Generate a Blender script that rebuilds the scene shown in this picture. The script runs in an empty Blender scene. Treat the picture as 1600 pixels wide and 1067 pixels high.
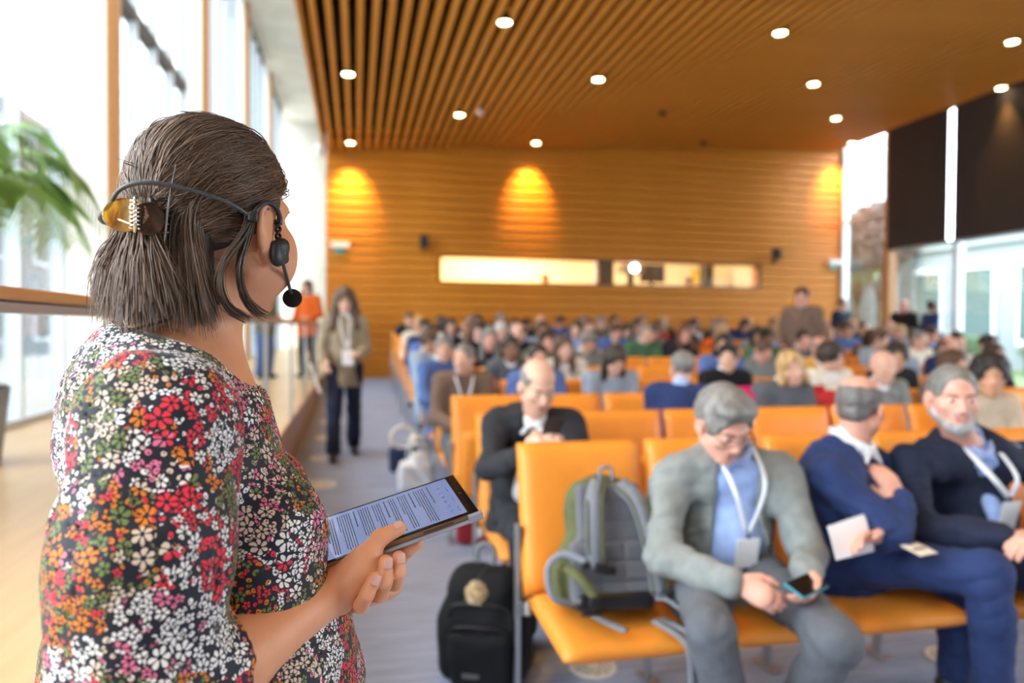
import bpy, bmesh, math, random
import numpy as np
from mathutils import Vector, Matrix, Euler
PI = math.pi
rad = math.radians
SC = bpy.context.scene
COL = SC.collection
rng = random.Random(7)

# ------------------------------------------------------------------ camera
FPX = 1100.0; CAMH = 1.46
YAW, PITCH, ROLL = rad(12.5), rad(-1.09), rad(0.35)
_f = np.array([math.sin(YAW)*math.cos(PITCH), math.cos(YAW)*math.cos(PITCH), math.sin(PITCH)])
_r = np.cross(_f, [0, 0, 1]); _r /= np.linalg.norm(_r); _u = np.cross(_r, _f)
CR = math.cos(ROLL)*_r + math.sin(ROLL)*_u
CU = -math.sin(ROLL)*_r + math.cos(ROLL)*_u
CW = _f
CC = np.array([0, 0, CAMH])
cam_d = bpy.data.cameras.new('camera'); cam = bpy.data.objects.new('camera', cam_d); COL.objects.link(cam)
cam_d.sensor_width = 36.0; cam_d.lens = 36.0*FPX/1600.0
cam_d.clip_start = 0.05; cam_d.clip_end = 400
M = Matrix.Identity(4)
for i in range(3):
    M[i][0] = CR[i]; M[i][1] = CU[i]; M[i][2] = -CW[i]; M[i][3] = CC[i]
cam.matrix_world = M
cam_d.dof.use_dof = True; cam_d.dof.focus_distance = 0.86; cam_d.dof.aperture_fstop = 2.5
cam_d.dof.aperture_blades = 0
SC.camera = cam

# ------------------------------------------------------------------ exposure, engine hints, sky
SC.view_settings.view_transform = 'Standard'; SC.view_settings.look = 'None'
SC.view_settings.exposure = -0.05; SC.view_settings.gamma = 1.0; SC.view_settings.use_curve_mapping = False
cy = SC.cycles
cy.use_denoising = True
try: cy.denoiser = 'OPENIMAGEDENOISE'
except Exception: pass
cy.max_bounces = 7; cy.diffuse_bounces = 4; cy.glossy_bounces = 3; cy.transmission_bounces = 4
cy.transparent_max_bounces = 12; cy.sample_clamp_indirect = 6.0
cy.caustics_reflective = False; cy.caustics_refractive = False; cy.blur_glossy = 0.8
world = bpy.data.worlds.new('overcast sky'); SC.world = world; world.use_nodes = True
wn = world.node_tree; wn.nodes.clear()
w_out = wn.nodes.new('ShaderNodeOutputWorld'); w_bg = wn.nodes.new('ShaderNodeBackground')
w_tc = wn.nodes.new('ShaderNodeTexCoord'); w_sep = wn.nodes.new('ShaderNodeSeparateXYZ')
w_rmp = wn.nodes.new('ShaderNodeValToRGB')
w_rmp.color_ramp.elements[0].position = 0.0; w_rmp.color_ramp.elements[0].color = (0.86, 0.93, 1.0, 1)
w_rmp.color_ramp.elements[1].position = 0.7; w_rmp.color_ramp.elements[1].color = (0.92, 0.97, 1.0, 1)
wn.links.new(w_tc.outputs['Generated'], w_sep.inputs[0]); wn.links.new(w_sep.outputs['Z'], w_rmp.inputs[0])
wn.links.new(w_rmp.outputs[0], w_bg.inputs['Color']); wn.links.new(w_bg.outputs[0], w_out.inputs[0])
w_bg.inputs['Strength'].default_value = 14.0
cy_world = world.cycles
cy_world.sampling_method = 'MANUAL'; cy_world.sample_map_resolution = 64

def portal(name, loc, rot, sx, sy):
    l = bpy.data.lights.new(name, 'AREA'); l.shape = 'RECTANGLE'; l.size = sx; l.size_y = sy
    l.cycles.is_portal = True
    o = bpy.data.objects.new(name, l); COL.objects.link(o); o.location = loc; o.rotation_euler = rot
    return o
portal('facade_portal', (-3.05, 12.5, 5.4), (0, rad(-90), 0), 9.8, 33)     # emits to +X
portal('garden_portal', (11.1, 5.0, 3.1), (0, rad(90), 0), 5.0, 18.2)      # emits to -X

# ------------------------------------------------------------------ materials
def nodes_of(m):
    return m.node_tree.nodes, m.node_tree.links
def mat(name, col, rough=0.6, metal=0.0, spec=0.5, var=0.0, vscale=8.0, bump=0.0, bscale=60.0, stretch=(1, 1, 1),
        sheen=0.0, emit=None, estr=0.0, coat=0.0, sss=0.0):
    m = bpy.data.materials.new(name); m.use_nodes = True
    n, l = nodes_of(m); b = n['Principled BSDF']
    c4 = (*col, 1) if len(col) == 3 else col
    b.inputs['Base Color'].default_value = c4; m.diffuse_color = c4
    b.inputs['Roughness'].default_value = rough; b.inputs['Metallic'].default_value = metal
    b.inputs['Specular IOR Level'].default_value = spec
    if sheen: b.inputs['Sheen Weight'].default_value = sheen
    if coat: b.inputs['Coat Weight'].default_value = coat
    if sss:
        b.inputs['Subsurface Weight'].default_value = sss
        b.inputs['Subsurface Radius'].default_value = (0.012, 0.005, 0.003)
        b.inputs['Subsurface Scale'].default_value = 1.0
    if emit: b.inputs['Emission Color'].default_value = (*emit, 1); b.inputs['Emission Strength'].default_value = estr
    if var or bump:
        tc = n.new('ShaderNodeTexCoord'); mp = n.new('ShaderNodeMapping'); mp.inputs['Scale'].default_value = stretch
        l.new(tc.outputs['Object'], mp.inputs[0])
    if var:
        t = n.new('ShaderNodeTexNoise'); t.inputs['Scale'].default_value = vscale; t.inputs['Detail'].default_value = 4
        l.new(mp.outputs[0], t.inputs['Vector'])
        r = n.new('ShaderNodeValToRGB'); e = r.color_ramp.elements
        e[0].position = 0.3; e[1].position = 0.7
        e[0].color = (*[max(0, x*(1-var)) for x in col[:3]], 1); e[1].color = (*[min(1, x*(1+var)) for x in col[:3]], 1)
        l.new(t.outputs['Fac'], r.inputs[0]); l.new(r.outputs[0], b.inputs['Base Color'])
    if bump:
        t2 = n.new('ShaderNodeTexNoise'); t2.inputs['Scale'].default_value = bscale; t2.inputs['Detail'].default_value = 3
        l.new(mp.outputs[0], t2.inputs['Vector'])
        bp = n.new('ShaderNodeBump'); bp.inputs['Strength'].default_value = bump; bp.inputs['Distance'].default_value = 0.01
        l.new(t2.outputs['Fac'], bp.inputs['Height']); l.new(bp.outputs[0], b.inputs['Normal'])
    return m
def wood(name, c1, c2, rough=0.45, axis='y', scale=3.0):
    st = {'x': (0.5, 9, 9), 'y': (9, 0.5, 9), 'z': (9, 9, 0.5)}[axis]
    m = mat(name, c1, rough)
    n, l = nodes_of(m); b = n['Principled BSDF']
    tc = n.new('ShaderNodeTexCoord'); mp = n.new('ShaderNodeMapping'); mp.inputs['Scale'].default_value = st
    t = n.new('ShaderNodeTexNoise'); t.inputs['Scale'].default_value = scale; t.inputs['Detail'].default_value = 6
    r = n.new('ShaderNodeValToRGB'); e = r.color_ramp.elements
    e[0].position = 0.32; e[1].position = 0.72; e[0].color = (*c1, 1); e[1].color = (*c2, 1)
    l.new(tc.outputs['Object'], mp.inputs[0]); l.new(mp.outputs[0], t.inputs['Vector'])
    l.new(t.outputs['Fac'], r.inputs[0]); l.new(r.outputs[0], b.inputs['Base Color'])
    return m
def glass_mat(name, tint=(0.97, 0.99, 1.0), refl=0.06):
    m = bpy.data.materials.new(name); m.use_nodes = True; n, l = nodes_of(m); n.clear()
    o = n.new('ShaderNodeOutputMaterial'); mx = n.new('ShaderNodeMixShader'); t = n.new('ShaderNodeBsdfTransparent')
    g = n.new('ShaderNodeBsdfGlossy'); fr = n.new('ShaderNodeFresnel'); fr.inputs[0].default_value = 1.35
    g.inputs['Roughness'].default_value = 0.02; t.inputs[0].default_value = (*tint, 1)
    mul = n.new('ShaderNodeMath'); mul.operation = 'MULTIPLY'; mul.inputs[1].default_value = 0.8
    l.new(fr.outputs[0], mul.inputs[0]); l.new(mul.outputs[0], mx.inputs[0])
    l.new(t.outputs[0], mx.inputs[1]); l.new(g.outputs[0], mx.inputs[2]); l.new(mx.outputs[0], o.inputs[0])
    return m
def emis(name, col, s):
    m = bpy.data.materials.new(name); m.use_nodes = True; n, l = nodes_of(m); n.clear()
    o = n.new('ShaderNodeOutputMaterial'); e = n.new('ShaderNodeEmission')
    e.inputs[0].default_value = (*col, 1); e.inputs[1].default_value = s; l.new(e.outputs[0], o.inputs[0])
    return m

# ------------------------------------------------------------------ object helpers
def setp(o, label=None, cat=None, group=None, kind=None):
    if label: o['label'] = label
    if cat: o['category'] = cat
    if group: o['group'] = group
    if kind: o['kind'] = kind
    return o
def link(name, data, parent=None, loc=None, rot=None, mat=None):
    o = bpy.data.objects.new(name, data); COL.objects.link(o)
    if parent is not None: o.parent = parent
    if loc is not None: o.location = loc
    if rot is not None: o.rotation_euler = rot
    if mat is not None and data is not None:
        mats = mat if isinstance(mat, (list, tuple)) else [mat]
        if len(data.materials) == 0:
            for q in mats: data.materials.append(q)
    return o
def empty(name, loc, label, cat, group=None, rotz=0.0):
    o = bpy.data.objects.new(name, None); COL.objects.link(o); o.empty_display_size = 0.05
    o.location = loc; o.rotation_euler = (0, 0, rotz)
    return setp(o, label, cat, group)
def bm_mesh(name, bm, smooth=False):
    me = bpy.data.meshes.new(name); bm.normal_update(); bm.to_mesh(me); bm.free()
    if smooth: me.shade_smooth()
    return me
def add_box(bm, c, s, rot=None, bev=0.0, seg=2):
    mtx = Matrix.Translation(Vector(c)) @ (rot.to_4x4() if rot is not None else Matrix.Identity(4)) @ Matrix.Diagonal((*s, 1))
    r = bmesh.ops.create_cube(bm, size=1.0, matrix=mtx)
    if bev > 0:
        ed = list({e for v in r['verts'] for e in v.link_edges})
        bmesh.ops.bevel(bm, geom=ed, offset=bev, segments=seg, profile=0.5, affect='EDGES')
    return bm
def box_mesh(name, c, s, bev=0.0, seg=2, rot=None, smooth=False):
    bm = bmesh.new(); add_box(bm, c, s, rot, bev, seg); return bm_mesh(name, bm, smooth)
def box(name, lo, hi, m, parent=None, bev=0.0, kind=None, seg=2):
    c = [(a+b)/2 for a, b in zip(lo, hi)]; s = [abs(b-a) for a, b in zip(lo, hi)]
    o = link(name, box_mesh(name, (0, 0, 0), s, bev, seg), parent, c, None, m)
    if kind: o['kind'] = kind
    return o
def add_cyl(bm, a, b, r0, r1=None, n=16, caps=True):
    a = Vector(a); b = Vector(b); r1 = r0 if r1 is None else r1
    d = b-a; q = d.to_track_quat('Z', 'Y').to_matrix().to_4x4()
    bmesh.ops.create_cone(bm, cap_ends=caps, segments=n, radius1=r0, radius2=r1, depth=d.length,
                          matrix=Matrix.Translation((a+b)/2) @ q)
    return bm
def cyl(name, a, b, r0, m, parent=None, r1=None, n=16, smooth=True):
    bm = bmesh.new(); add_cyl(bm, a, b, r0, r1, n); me = bm_mesh(name, bm)
    if smooth: smooth_by_angle(me)
    return link(name, me, parent, None, None, m)
def smooth_by_angle(me, ang=40):
    me.shade_smooth()
    try: me.set_sharp_from_angle(angle=rad(ang))
    except Exception: pass
def raw_mesh(name, V, Fq, smooth=True):
    """V (n,3) float, Fq (m,k) int, k = 3 or 4"""
    V = np.asarray(V, np.float32); Fq = np.asarray(Fq, np.int32); k = Fq.shape[1]
    me = bpy.data.meshes.new(name)
    me.vertices.add(len(V)); me.vertices.foreach_set('co', V.ravel())
    me.loops.add(Fq.size); me.loops.foreach_set('vertex_index', Fq.ravel())
    me.polygons.add(len(Fq)); me.polygons.foreach_set('loop_start', np.arange(0, Fq.size, k, dtype=np.int32))
    me.polygons.foreach_set('loop_total', np.full(len(Fq), k, np.int32))
    me.update(calc_edges=True); me.validate()
    if smooth: me.shade_smooth()
    return me
def spline_pts(pts, n):
    """Catmull-Rom through pts -> n points"""
    P = np.asarray(pts, float)
    if len(P) == 2: return P[0] + (P[1]-P[0])*np.linspace(0, 1, n)[:, None]
    Q = np.vstack([2*P[0]-P[1], P, 2*P[-1]-P[-2]])
    t = np.linspace(0, len(P)-1-1e-9, n); i = t.astype(int); f = (t-i)[:, None]
    a, b, c, d = Q[i], Q[i+1], Q[i+2], Q[i+3]
    return 0.5*((2*b)+(c-a)*f+(2*a-5*b+4*c-d)*f**2+(3*b-a-3*c+d)*f**3)
def tube_arrays(P, R, ns=8, flat=1.0, up=None, closed_ends=True):
    P = np.asarray(P, float); n = len(P); R = np.broadcast_to(np.asarray(R, float), (n,))
    T = np.gradient(P, axis=0); T /= np.linalg.norm(T, axis=1)[:, None]+1e-12
    u = np.array(up if up is not None else ([0, 0, 1] if abs(T[0][2]) < 0.9 else [1, 0, 0]), float)
    A = np.zeros_like(P); 
    for i in range(n):
        u = u-T[i]*(u@T[i]); u /= np.linalg.norm(u)+1e-12; A[i] = u
    B = np.cross(T, A)
    th = np.linspace(0, 2*PI, ns, endpoint=False)
    ring = P[:, None, :]+R[:, None, None]*(np.cos(th)[None, :, None]*A[:, None, :]*flat+np.sin(th)[None, :, None]*B[:, None, :])
    V = ring.reshape(-1, 3); F = []
    i = np.arange(n-1)[:, None]*ns; j = np.arange(ns)[None, :]; j2 = (j+1) % ns
    F = np.stack([i+j, i+j2, i+ns+j2, i+ns+j], -1).reshape(-1, 4)
    if closed_ends:
        V = np.vstack([V, P[0], P[-1]]); c0, c1 = len(V)-2, len(V)-1
        jj = np.arange(ns); j2 = (jj+1) % ns; e = (n-1)*ns
        F = np.vstack([F, np.stack([j2, jj, np.full(ns, c0), np.full(ns, c0)], -1), np.stack([e+jj, e+j2, np.full(ns, c1), np.full(ns, c1)], -1)])
    return V, F
def tube(name, pts, r, m, parent=None, n=24, ns=8, flat=1.0, up=None):
    P = spline_pts(pts, n) if n else np.asarray(pts, float)
    rr = np.interp(np.linspace(0, 1, len(P)), np.linspace(0, 1, len(r)), r) if isinstance(r, (list, tuple)) else r
    V, F = tube_arrays(P, rr, ns, flat, up)
    # cap fans are degenerate quads -> use polygons list
    return link(name, poly_mesh(name, V, F), parent, None, None, m)
def poly_mesh(name, V, F, smooth=True):
    me = bpy.data.meshes.new(name)
    fs = [tuple(dict.fromkeys(map(int, f))) for f in F]
    me.from_pydata([tuple(map(float, v)) for v in V], [], fs); me.update()
    if smooth: me.shade_smooth()
    return me
def copy_thing(o, loc=None, rotz=None, label=None, group=None):
    """copy of a thing with its parts and sub-parts (mesh data shared)"""
    c = o.copy(); COL.objects.link(c)
    if loc is not None: c.location = loc
    if rotz is not None: c.rotation_euler = (0, 0, rotz)
    if label: c['label'] = label
    if group: c['group'] = group
    for ch in list(o.children):
        d = ch.copy(); COL.objects.link(d); d.parent = c; d.matrix_parent_inverse = ch.matrix_parent_inverse
        for g in list(ch.children):
            e = g.copy(); COL.objects.link(e); e.parent = d; e.matrix_parent_inverse = g.matrix_parent_inverse
    return c

# ------------------------------------------------------------------ implicit surfaces (numpy) -> one continuous mesh
class Field:
    def __init__(s, lo, hi, h):
        s.lo = np.array(lo, float); s.h = float(h)
        s.n = np.maximum(4, np.ceil((np.array(hi)-s.lo)/h).astype(int)+1)
        s.F = np.ones(tuple(s.n), np.float32)
        s.ax = [(s.lo[i]+np.arange(s.n[i])*h).astype(np.float32) for i in range(3)]
    def sl(s, lo, hi):
        a = np.clip(np.floor((np.array(lo)-s.lo)/s.h).astype(int), 0, s.n); b = np.clip(np.ceil((np.array(hi)-s.lo)/s.h).astype(int)+1, 0, s.n)
        return tuple(slice(int(x), int(y)) for x, y in zip(a, b))
    def grid(s, q):
        return s.ax[0][q[0]][:, None, None], s.ax[1][q[1]][None, :, None], s.ax[2][q[2]][None, None, :]
    def op(s, prim, k=0.01, mode='add', off=0.0):
        fn, lo, hi = prim; m = k+abs(off)+3*s.h
        q = s.sl(np.array(lo)-m, np.array(hi)+m)
        if any(x.stop <= x.start for x in q): return s
        d = fn(*s.grid(q))-off; a = s.F[q]
        if mode == 'add':
            if k > 0:
                t = np.clip(0.5+0.5*(a-d)/k, 0, 1); r = a+(d-a)*t-k*t*(1-t)
                r = np.where(a > 0.9, d, r)
            else: r = np.minimum(a, d)
        else:
            d = -d
            if k > 0:
                t = np.clip(0.5+0.5*(d-a)/k, 0, 1); r = a+(d-a)*t+k*t*(1-t)
            else: r = np.maximum(a, d)
            # outside the prim's box nothing changes
        s.F[q] = r.astype(np.float32); return s
    def add(s, *prims, k=0.01, off=0.0):
        for p in prims: s.op(p, k, 'add', off)
        return s
    def sub(s, *prims, k=0.004, off=0.0):
        for p in prims: s.op(p, k, 'sub', off)
        return s
    def noise(s, amp, freq, seed=0, fn=None):
        r = np.random.RandomState(seed); X, Y, Z = s.ax[0][:, None, None], s.ax[1][None, :, None], s.ax[2][None, None, :]
        acc = 0
        for i in range(4):
            d = r.normal(size=3); d /= np.linalg.norm(d); e = r.normal(size=3); f = freq*(0.7+0.35*i)
            acc = acc+np.sin(f*(d[0]*X+d[1]*Y+d[2]*Z)+r.uniform(0, 6)+1.5*np.sin(f*0.45*(e[0]*X+e[1]*Y+e[2]*Z)))/(1+0.5*i)
        s.F = s.F+np.float32(amp)*acc.astype(np.float32)*(s.F < 0.5); return s
    def folds(s, amp, freq, seed=0):
        r = np.random.RandomState(seed+77); X, Y, Z = s.ax[0][:, None, None], s.ax[1][None, :, None], s.ax[2][None, None, :]
        acc = 0
        for i in range(3):
            d = r.normal(size=3)+np.array([0, 0, 0.6]); d /= np.linalg.norm(d); e = r.normal(size=3); g = r.normal(size=3); f = freq*(0.8+0.5*i)
            ph = f*(d[0]*X+d[1]*Y+d[2]*Z)+r.uniform(0, 6)+2.2*np.sin(f*0.35*(e[0]*X+e[1]*Y+e[2]*Z)+r.uniform(0, 6))
            acc = acc+(1-np.abs(np.sin(ph)))**3*(0.5+0.5*np.sin(f*0.3*(g[0]*X+g[1]*Y+g[2]*Z)+r.uniform(0, 6)))
        s.F = s.F+np.float32(amp)*acc.astype(np.float32)*(s.F < 0.5); return s
    def mesh(s, name, smooth_it=1, post=None):
        V, Q = surface_nets(s.F, s.lo, s.h)
        V = smooth_v(V, Q, smooth_it)
        return raw_mesh(name, V, Q), V, Q
def surface_nets(F, lo, h):
    S = F < 0
    c = [S[:-1, :-1, :-1], S[1:, :-1, :-1], S[:-1, 1:, :-1], S[1:, 1:, :-1], S[:-1, :-1, 1:], S[1:, :-1, 1:], S[:-1, 1:, 1:], S[1:, 1:, 1:]]
    anyv = c[0] | c[1] | c[2] | c[3] | c[4] | c[5] | c[6] | c[7]
    allv = c[0] & c[1] & c[2] & c[3] & c[4] & c[5] & c[6] & c[7]
    act = anyv & ~allv; I = np.argwhere(act)
    idx = np.full(act.shape, -1, np.int32); idx[act] = np.arange(len(I))
    co = np.array([(0, 0, 0), (1, 0, 0), (0, 1, 0), (1, 1, 0), (0, 0, 1), (1, 0, 1), (0, 1, 1), (1, 1, 1)])
    vals = np.stack([F[I[:, 0]+d[0], I[:, 1]+d[1], I[:, 2]+d[2]] for d in co], 1).astype(np.float64)
    E = [(0, 1), (2, 3), (4, 5), (6, 7), (0, 2), (1, 3), (4, 6), (5, 7), (0, 4), (1, 5), (2, 6), (3, 7)]
    acc = np.zeros((len(I), 3)); cnt = np.zeros(len(I))
    for a, b in E:
        va, vb = vals[:, a], vals[:, b]; m = (va < 0) != (vb < 0)
        t = np.where(m, va/np.where(m, va-vb, 1), 0)
        p = co[a]+t[:, None]*(co[b]-co[a]); acc += p*m[:, None]; cnt += m
    V = (I+acc/cnt[:, None])*h+lo
    quads = []
    for ax in range(3):
        sa = [slice(None)]*3; sb = [slice(None)]*3; sa[ax] = slice(0, -1); sb[ax] = slice(1, None)
        A = S[tuple(sa)]; B = S[tuple(sb)]; ch = A != B
        o1, o2 = [(1, 2), (2, 0), (0, 1)][ax]
        J = np.argwhere(ch); ok = (J[:, o1] > 0) & (J[:, o2] > 0) & (J[:, o1] < F.shape[o1]-1) & (J[:, o2] < F.shape[o2]-1); J = J[ok]
        inside = A[J[:, 0], J[:, 1], J[:, 2]]
        def at(d1, d2):
            K = J.copy(); K[:, o1] -= d1; K[:, o2] -= d2; return idx[K[:, 0], K[:, 1], K[:, 2]]
        q = np.stack([at(1, 1), at(0, 1), at(0, 0), at(1, 0)], 1)
        q[~inside] = q[~inside][:, ::-1]; quads.append(q)
    Q = np.vstack(quads); Q = Q[(Q >= 0).all(1)]
    return V, Q
def smooth_v(V, Q, it, lam=0.5):
    if it <= 0: return V
    E = np.vstack([Q[:, [0, 1]], Q[:, [1, 2]], Q[:, [2, 3]], Q[:, [3, 0]]])
    n = len(V); deg = np.bincount(E[:, 0], minlength=n)+np.bincount(E[:, 1], minlength=n)
    for _ in range(it):
        a = np.stack([np.bincount(E[:, 0], V[E[:, 1], i], n)+np.bincount(E[:, 1], V[E[:, 0], i], n) for i in range(3)], 1)/np.maximum(deg, 1)[:, None]
        V = V+(a-V)*lam
    return V
def _bb(*ps):
    P = np.array([p for p, _ in ps]); R = np.array([r for _, r in ps])[:, None]
    return (P-R).min(0), (P+R).max(0)
def cap(a, b, ra, rb=None):
    """tapered capsule"""
    a = np.asarray(a, float); b = np.asarray(b, float); rb = ra if rb is None else rb
    d = b-a; L2 = float(d@d)+1e-12
    def fn(X, Y, Z):
        t = np.clip(((X-a[0])*d[0]+(Y-a[1])*d[1]+(Z-a[2])*d[2])/L2, 0, 1)
        return np.sqrt((X-a[0]-t*d[0])**2+(Y-a[1]-t*d[1])**2+(Z-a[2]-t*d[2])**2)-(ra+(rb-ra)*t)
    lo, hi = _bb((a, ra), (b, rb)); return fn, lo, hi
def fcap(a, b, ra, rb, n, s):
    """tapered capsule flattened (s<1) or widened (s>1) along unit n"""
    a = np.asarray(a, float); b = np.asarray(b, float); n = np.asarray(n, float); n = n/np.linalg.norm(n)
    d = b-a; d0 = d+n*(d@n)*(1/s-1); L2 = float(d0@d0)+1e-12
    def fn(X, Y, Z):
        x, y, z = X-a[0], Y-a[1], Z-a[2]; w = (x*n[0]+y*n[1]+z*n[2])*(1/s-1)
        x, y, z = x+w*n[0], y+w*n[1], z+w*n[2]
        t = np.clip((x*d0[0]+y*d0[1]+z*d0[2])/L2, 0, 1)
        return (np.sqrt((x-t*d0[0])**2+(y-t*d0[1])**2+(z-t*d0[2])**2)-(ra+(rb-ra)*t))*min(1.0, s)
    m = max(1, s); lo, hi = _bb((a, ra*m), (b, rb*m)); return fn, lo, hi
def ell(c, r, R=None):
    """ellipsoid, R columns = local axes"""
    c = np.asarray(c, float); r = np.asarray(r, float); R = np.eye(3) if R is None else np.asarray(R, float)
    def fn(X, Y, Z):
        x, y, z = X-c[0], Y-c[1], Z-c[2]
        u = [(x*R[0, i]+y*R[1, i]+z*R[2, i]) for i in range(3)]
        k0 = np.sqrt(sum((u[i]/r[i])**2 for i in range(3))); k1 = np.sqrt(sum((u[i]/r[i]**2)**2 for i in range(3)))+1e-9
        return k0*(k0-1)/k1
    m = np.sqrt(((R*r)**2).sum(1)); return fn, c-m, c+m
def rbx(c, hs, rr, R=None):
    """rounded box with half sizes hs, corner radius rr"""
    c = np.asarray(c, float); hs = np.asarray(hs, float); R = np.eye(3) if R is None else np.asarray(R, float)
    def fn(X, Y, Z):
        x, y, z = X-c[0], Y-c[1], Z-c[2]
        q = [np.abs(x*R[0, i]+y*R[1, i]+z*R[2, i])-(hs[i]-rr) for i in range(3)]
        o = np.sqrt(sum(np.maximum(v, 0)**2 for v in q)); return o+np.minimum(np.maximum(np.maximum(q[0], q[1]), q[2]), 0)-rr
    m = np.abs(R)@hs; return fn, c-m, c+m
def half(p, n, lo, hi):
    """half space, inside where (x-p).n < 0, limited to the box lo..hi"""
    p = np.asarray(p, float); n = np.asarray(n, float); n = n/np.linalg.norm(n)
    return (lambda X, Y, Z: (X-p[0])*n[0]+(Y-p[1])*n[1]+(Z-p[2])*n[2]), np.array(lo, float), np.array(hi, float)
def nrm(v):
    v = np.asarray(v, float); return v/np.linalg.norm(v)
def pix(x, y, D):
    """world point at distance D along the lens axis, on the line of sight through (x, y)"""
    return CC+D*(CW+CR*(x-800)/FPX+CU*(533.5-y)/FPX)
# ================================================================== the room
XL, XE, XR = -2.9, -0.6, 10.86          # facade, platform edge, garden window wall
YB, YF = 14.1, -4.0                     # back wall, wall behind the camera
ZP = 0.556                              # platform height
def ceil_z(x): return 4.86+0.0617*(x+0.6)
def floor_z(y): return max(0.0, 0.05*(y-5.0))

M_wood_wall = wood('orange oiled wood', (0.66, 0.245, 0.020), (0.78, 0.32, 0.035), 0.42, 'x')
M_wood_slat = wood('ceiling slat wood', (0.66, 0.27, 0.035), (0.76, 0.33, 0.05), 0.5, 'y')
M_wood_floor = wood('blond floor wood', (0.66, 0.43, 0.20), (0.74, 0.52, 0.27), 0.35, 'y', 2.0)
M_wood_rail = wood('handrail wood', (0.45, 0.20, 0.07), (0.58, 0.29, 0.11), 0.35, 'y')
M_wood_fascia = wood('fascia wood', (0.42, 0.19, 0.06), (0.52, 0.25, 0.09), 0.4, 'y')
M_dark = mat('black ceiling void', (0.012, 0.008, 0.006), 0.9)
M_concrete = mat('pale concrete', (0.62, 0.59, 0.53), 0.85, var=0.10, vscale=1.2, bump=0.1, bscale=30)
M_white = mat('white plaster', (0.86, 0.89, 0.92), 0.7, var=0.03, vscale=2)
M_frame = mat('pale grey window metal', (0.62, 0.68, 0.74), 0.4, 0.2)
M_steel = mat('brushed grey steel', (0.46, 0.48, 0.52), 0.38, 0.85)
M_glass = glass_mat('clear window glass')
M_blind = mat('dark brown blind fabric', (0.035, 0.024, 0.020), 0.85, var=0.12, vscale=3, stretch=(1, 2.5, 0.3), bump=0.15, bscale=300)
M_black = mat('black plastic', (0.015, 0.015, 0.016), 0.45)
M_leather = mat('orange leather', (0.86, 0.30, 0.035), 0.42, var=0.06, vscale=5, bump=0.12, bscale=420)

def carpet_mat():
    m = mat('grey lilac striped carpet', (0.30, 0.30, 0.36), 0.95)
    n, l = nodes_of(m); b = n['Principled BSDF']
    tc = n.new('ShaderNodeTexCoord'); mp = n.new('ShaderNodeMapping'); mp.inputs['Scale'].default_value = (1.3, 26, 1)
    t = n.new('ShaderNodeTexNoise'); t.inputs['Scale'].default_value = 1.6; t.inputs['Detail'].default_value = 5; t.inputs['Roughness'].default_value = 0.7
    r = n.new('ShaderNodeValToRGB'); e = r.color_ramp.elements
    e[0].position = 0.3; e[0].color = (0.22, 0.265, 0.39, 1); e[1].position = 0.7; e[1].color = (0.42, 0.49, 0.68, 1)
    l.new(tc.outputs['Object'], mp.inputs[0]); l.new(mp.outputs[0], t.inputs['Vector']); l.new(t.outputs['Fac'], r.inputs[0])
    l.new(r.outputs[0], b.inputs['Base Color'])
    return m
M_carpet = carpet_mat()
bm = bmesh.new()
v = [bm.verts.new((x, y, floor_z(y))) for y in (YF, 5.0, YB+0.3) for x in (XE, XR+0.15)]
for i in (0, 2): bm.faces.new((v[i], v[i+1], v[i+3], v[i+2]))
fl = bmesh.ops.extrude_face_region(bm, geom=bm.faces[:]); 
for q in [g for g in fl['geom'] if isinstance(g, bmesh.types.BMVert)]: q.co.z -= 0.25
bmesh.ops.recalc_face_normals(bm, faces=bm.faces)
floor = link('floor', bm_mesh('floor', bm), None, None, None, M_carpet); floor['kind'] = 'structure'

# raised wooden walkway along the facade
platform = box('trim_1', (XL-0.1, YF, 0.0), (XE-0.02, 31.5, ZP), M_wood_floor, kind='structure')
fascia = box('trim_2', (XE-0.02, YF, -0.02), (XE, YB, ZP+0.012), M_wood_fascia, kind='structure')

# back wall: backing panel with horizontal boards and rounded battens, cut by the booth windows
BX0, BX1, BZ0, BZ1 = 1.66, 8.75, 2.40, 2.885
def wall_piece(name, x0, x1, z0, z1, y0=YB+0.06, y1=YB+0.3): 
    o = box(name, (x0, y0, z0), (x1, y1, z1), M_wood_wall); return o
bm = bmesh.new()
for (x0, x1, z0, z1) in ((XE+0.04, BX0, 0, 6.0), (BX1, XR, 0, 6.0), (BX0, BX1, 0, BZ0), (BX0, BX1, BZ1, 6.0)):
    add_box(bm, ((x0+x1)/2, YB+0.18, (z0+z1)/2), (x1-x0, 0.24, z1-z0))
wall_back = link('wall_back', bm_mesh('wall_back', bm), None, None, None, M_wood_wall); wall_back['kind'] = 'structure'
PITCH_B = 0.181
def board(x0, x1, z):
    box('wall_board', (x0, YB+0.030, z+0.028), (x1, YB+0.06, z+PITCH_B-0.028), M_wood_wall, wall_back, bev=0.006, seg=1)
def batten(x0, x1, z):
    bmx = bmesh.new(); n = 8
    ring0 = []; ring1 = []
    for k in range(n+1):
        a = PI*k/n; yy = YB+0.06-0.066*math.sin(a); zz = 0.027*math.cos(a)
        ring0.append(bmx.verts.new((x0, yy, z+zz))); ring1.append(bmx.verts.new((x1, yy, z+zz)))
    for k in range(n): bmx.faces.new((ring0[k], ring1[k], ring1[k+1], ring0[k+1]))
    bmx.faces.new(ring0); bmx.faces.new(ring1[::-1]); bmesh.ops.recalc_face_normals(bmx, faces=bmx.faces)
    link('batten', bm_mesh('batten', bmx), wall_back, None, None, M_wood_wall)
z = 0.42
k0 = round((BZ0-z)/PITCH_B); z = BZ0-k0*PITCH_B
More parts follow.
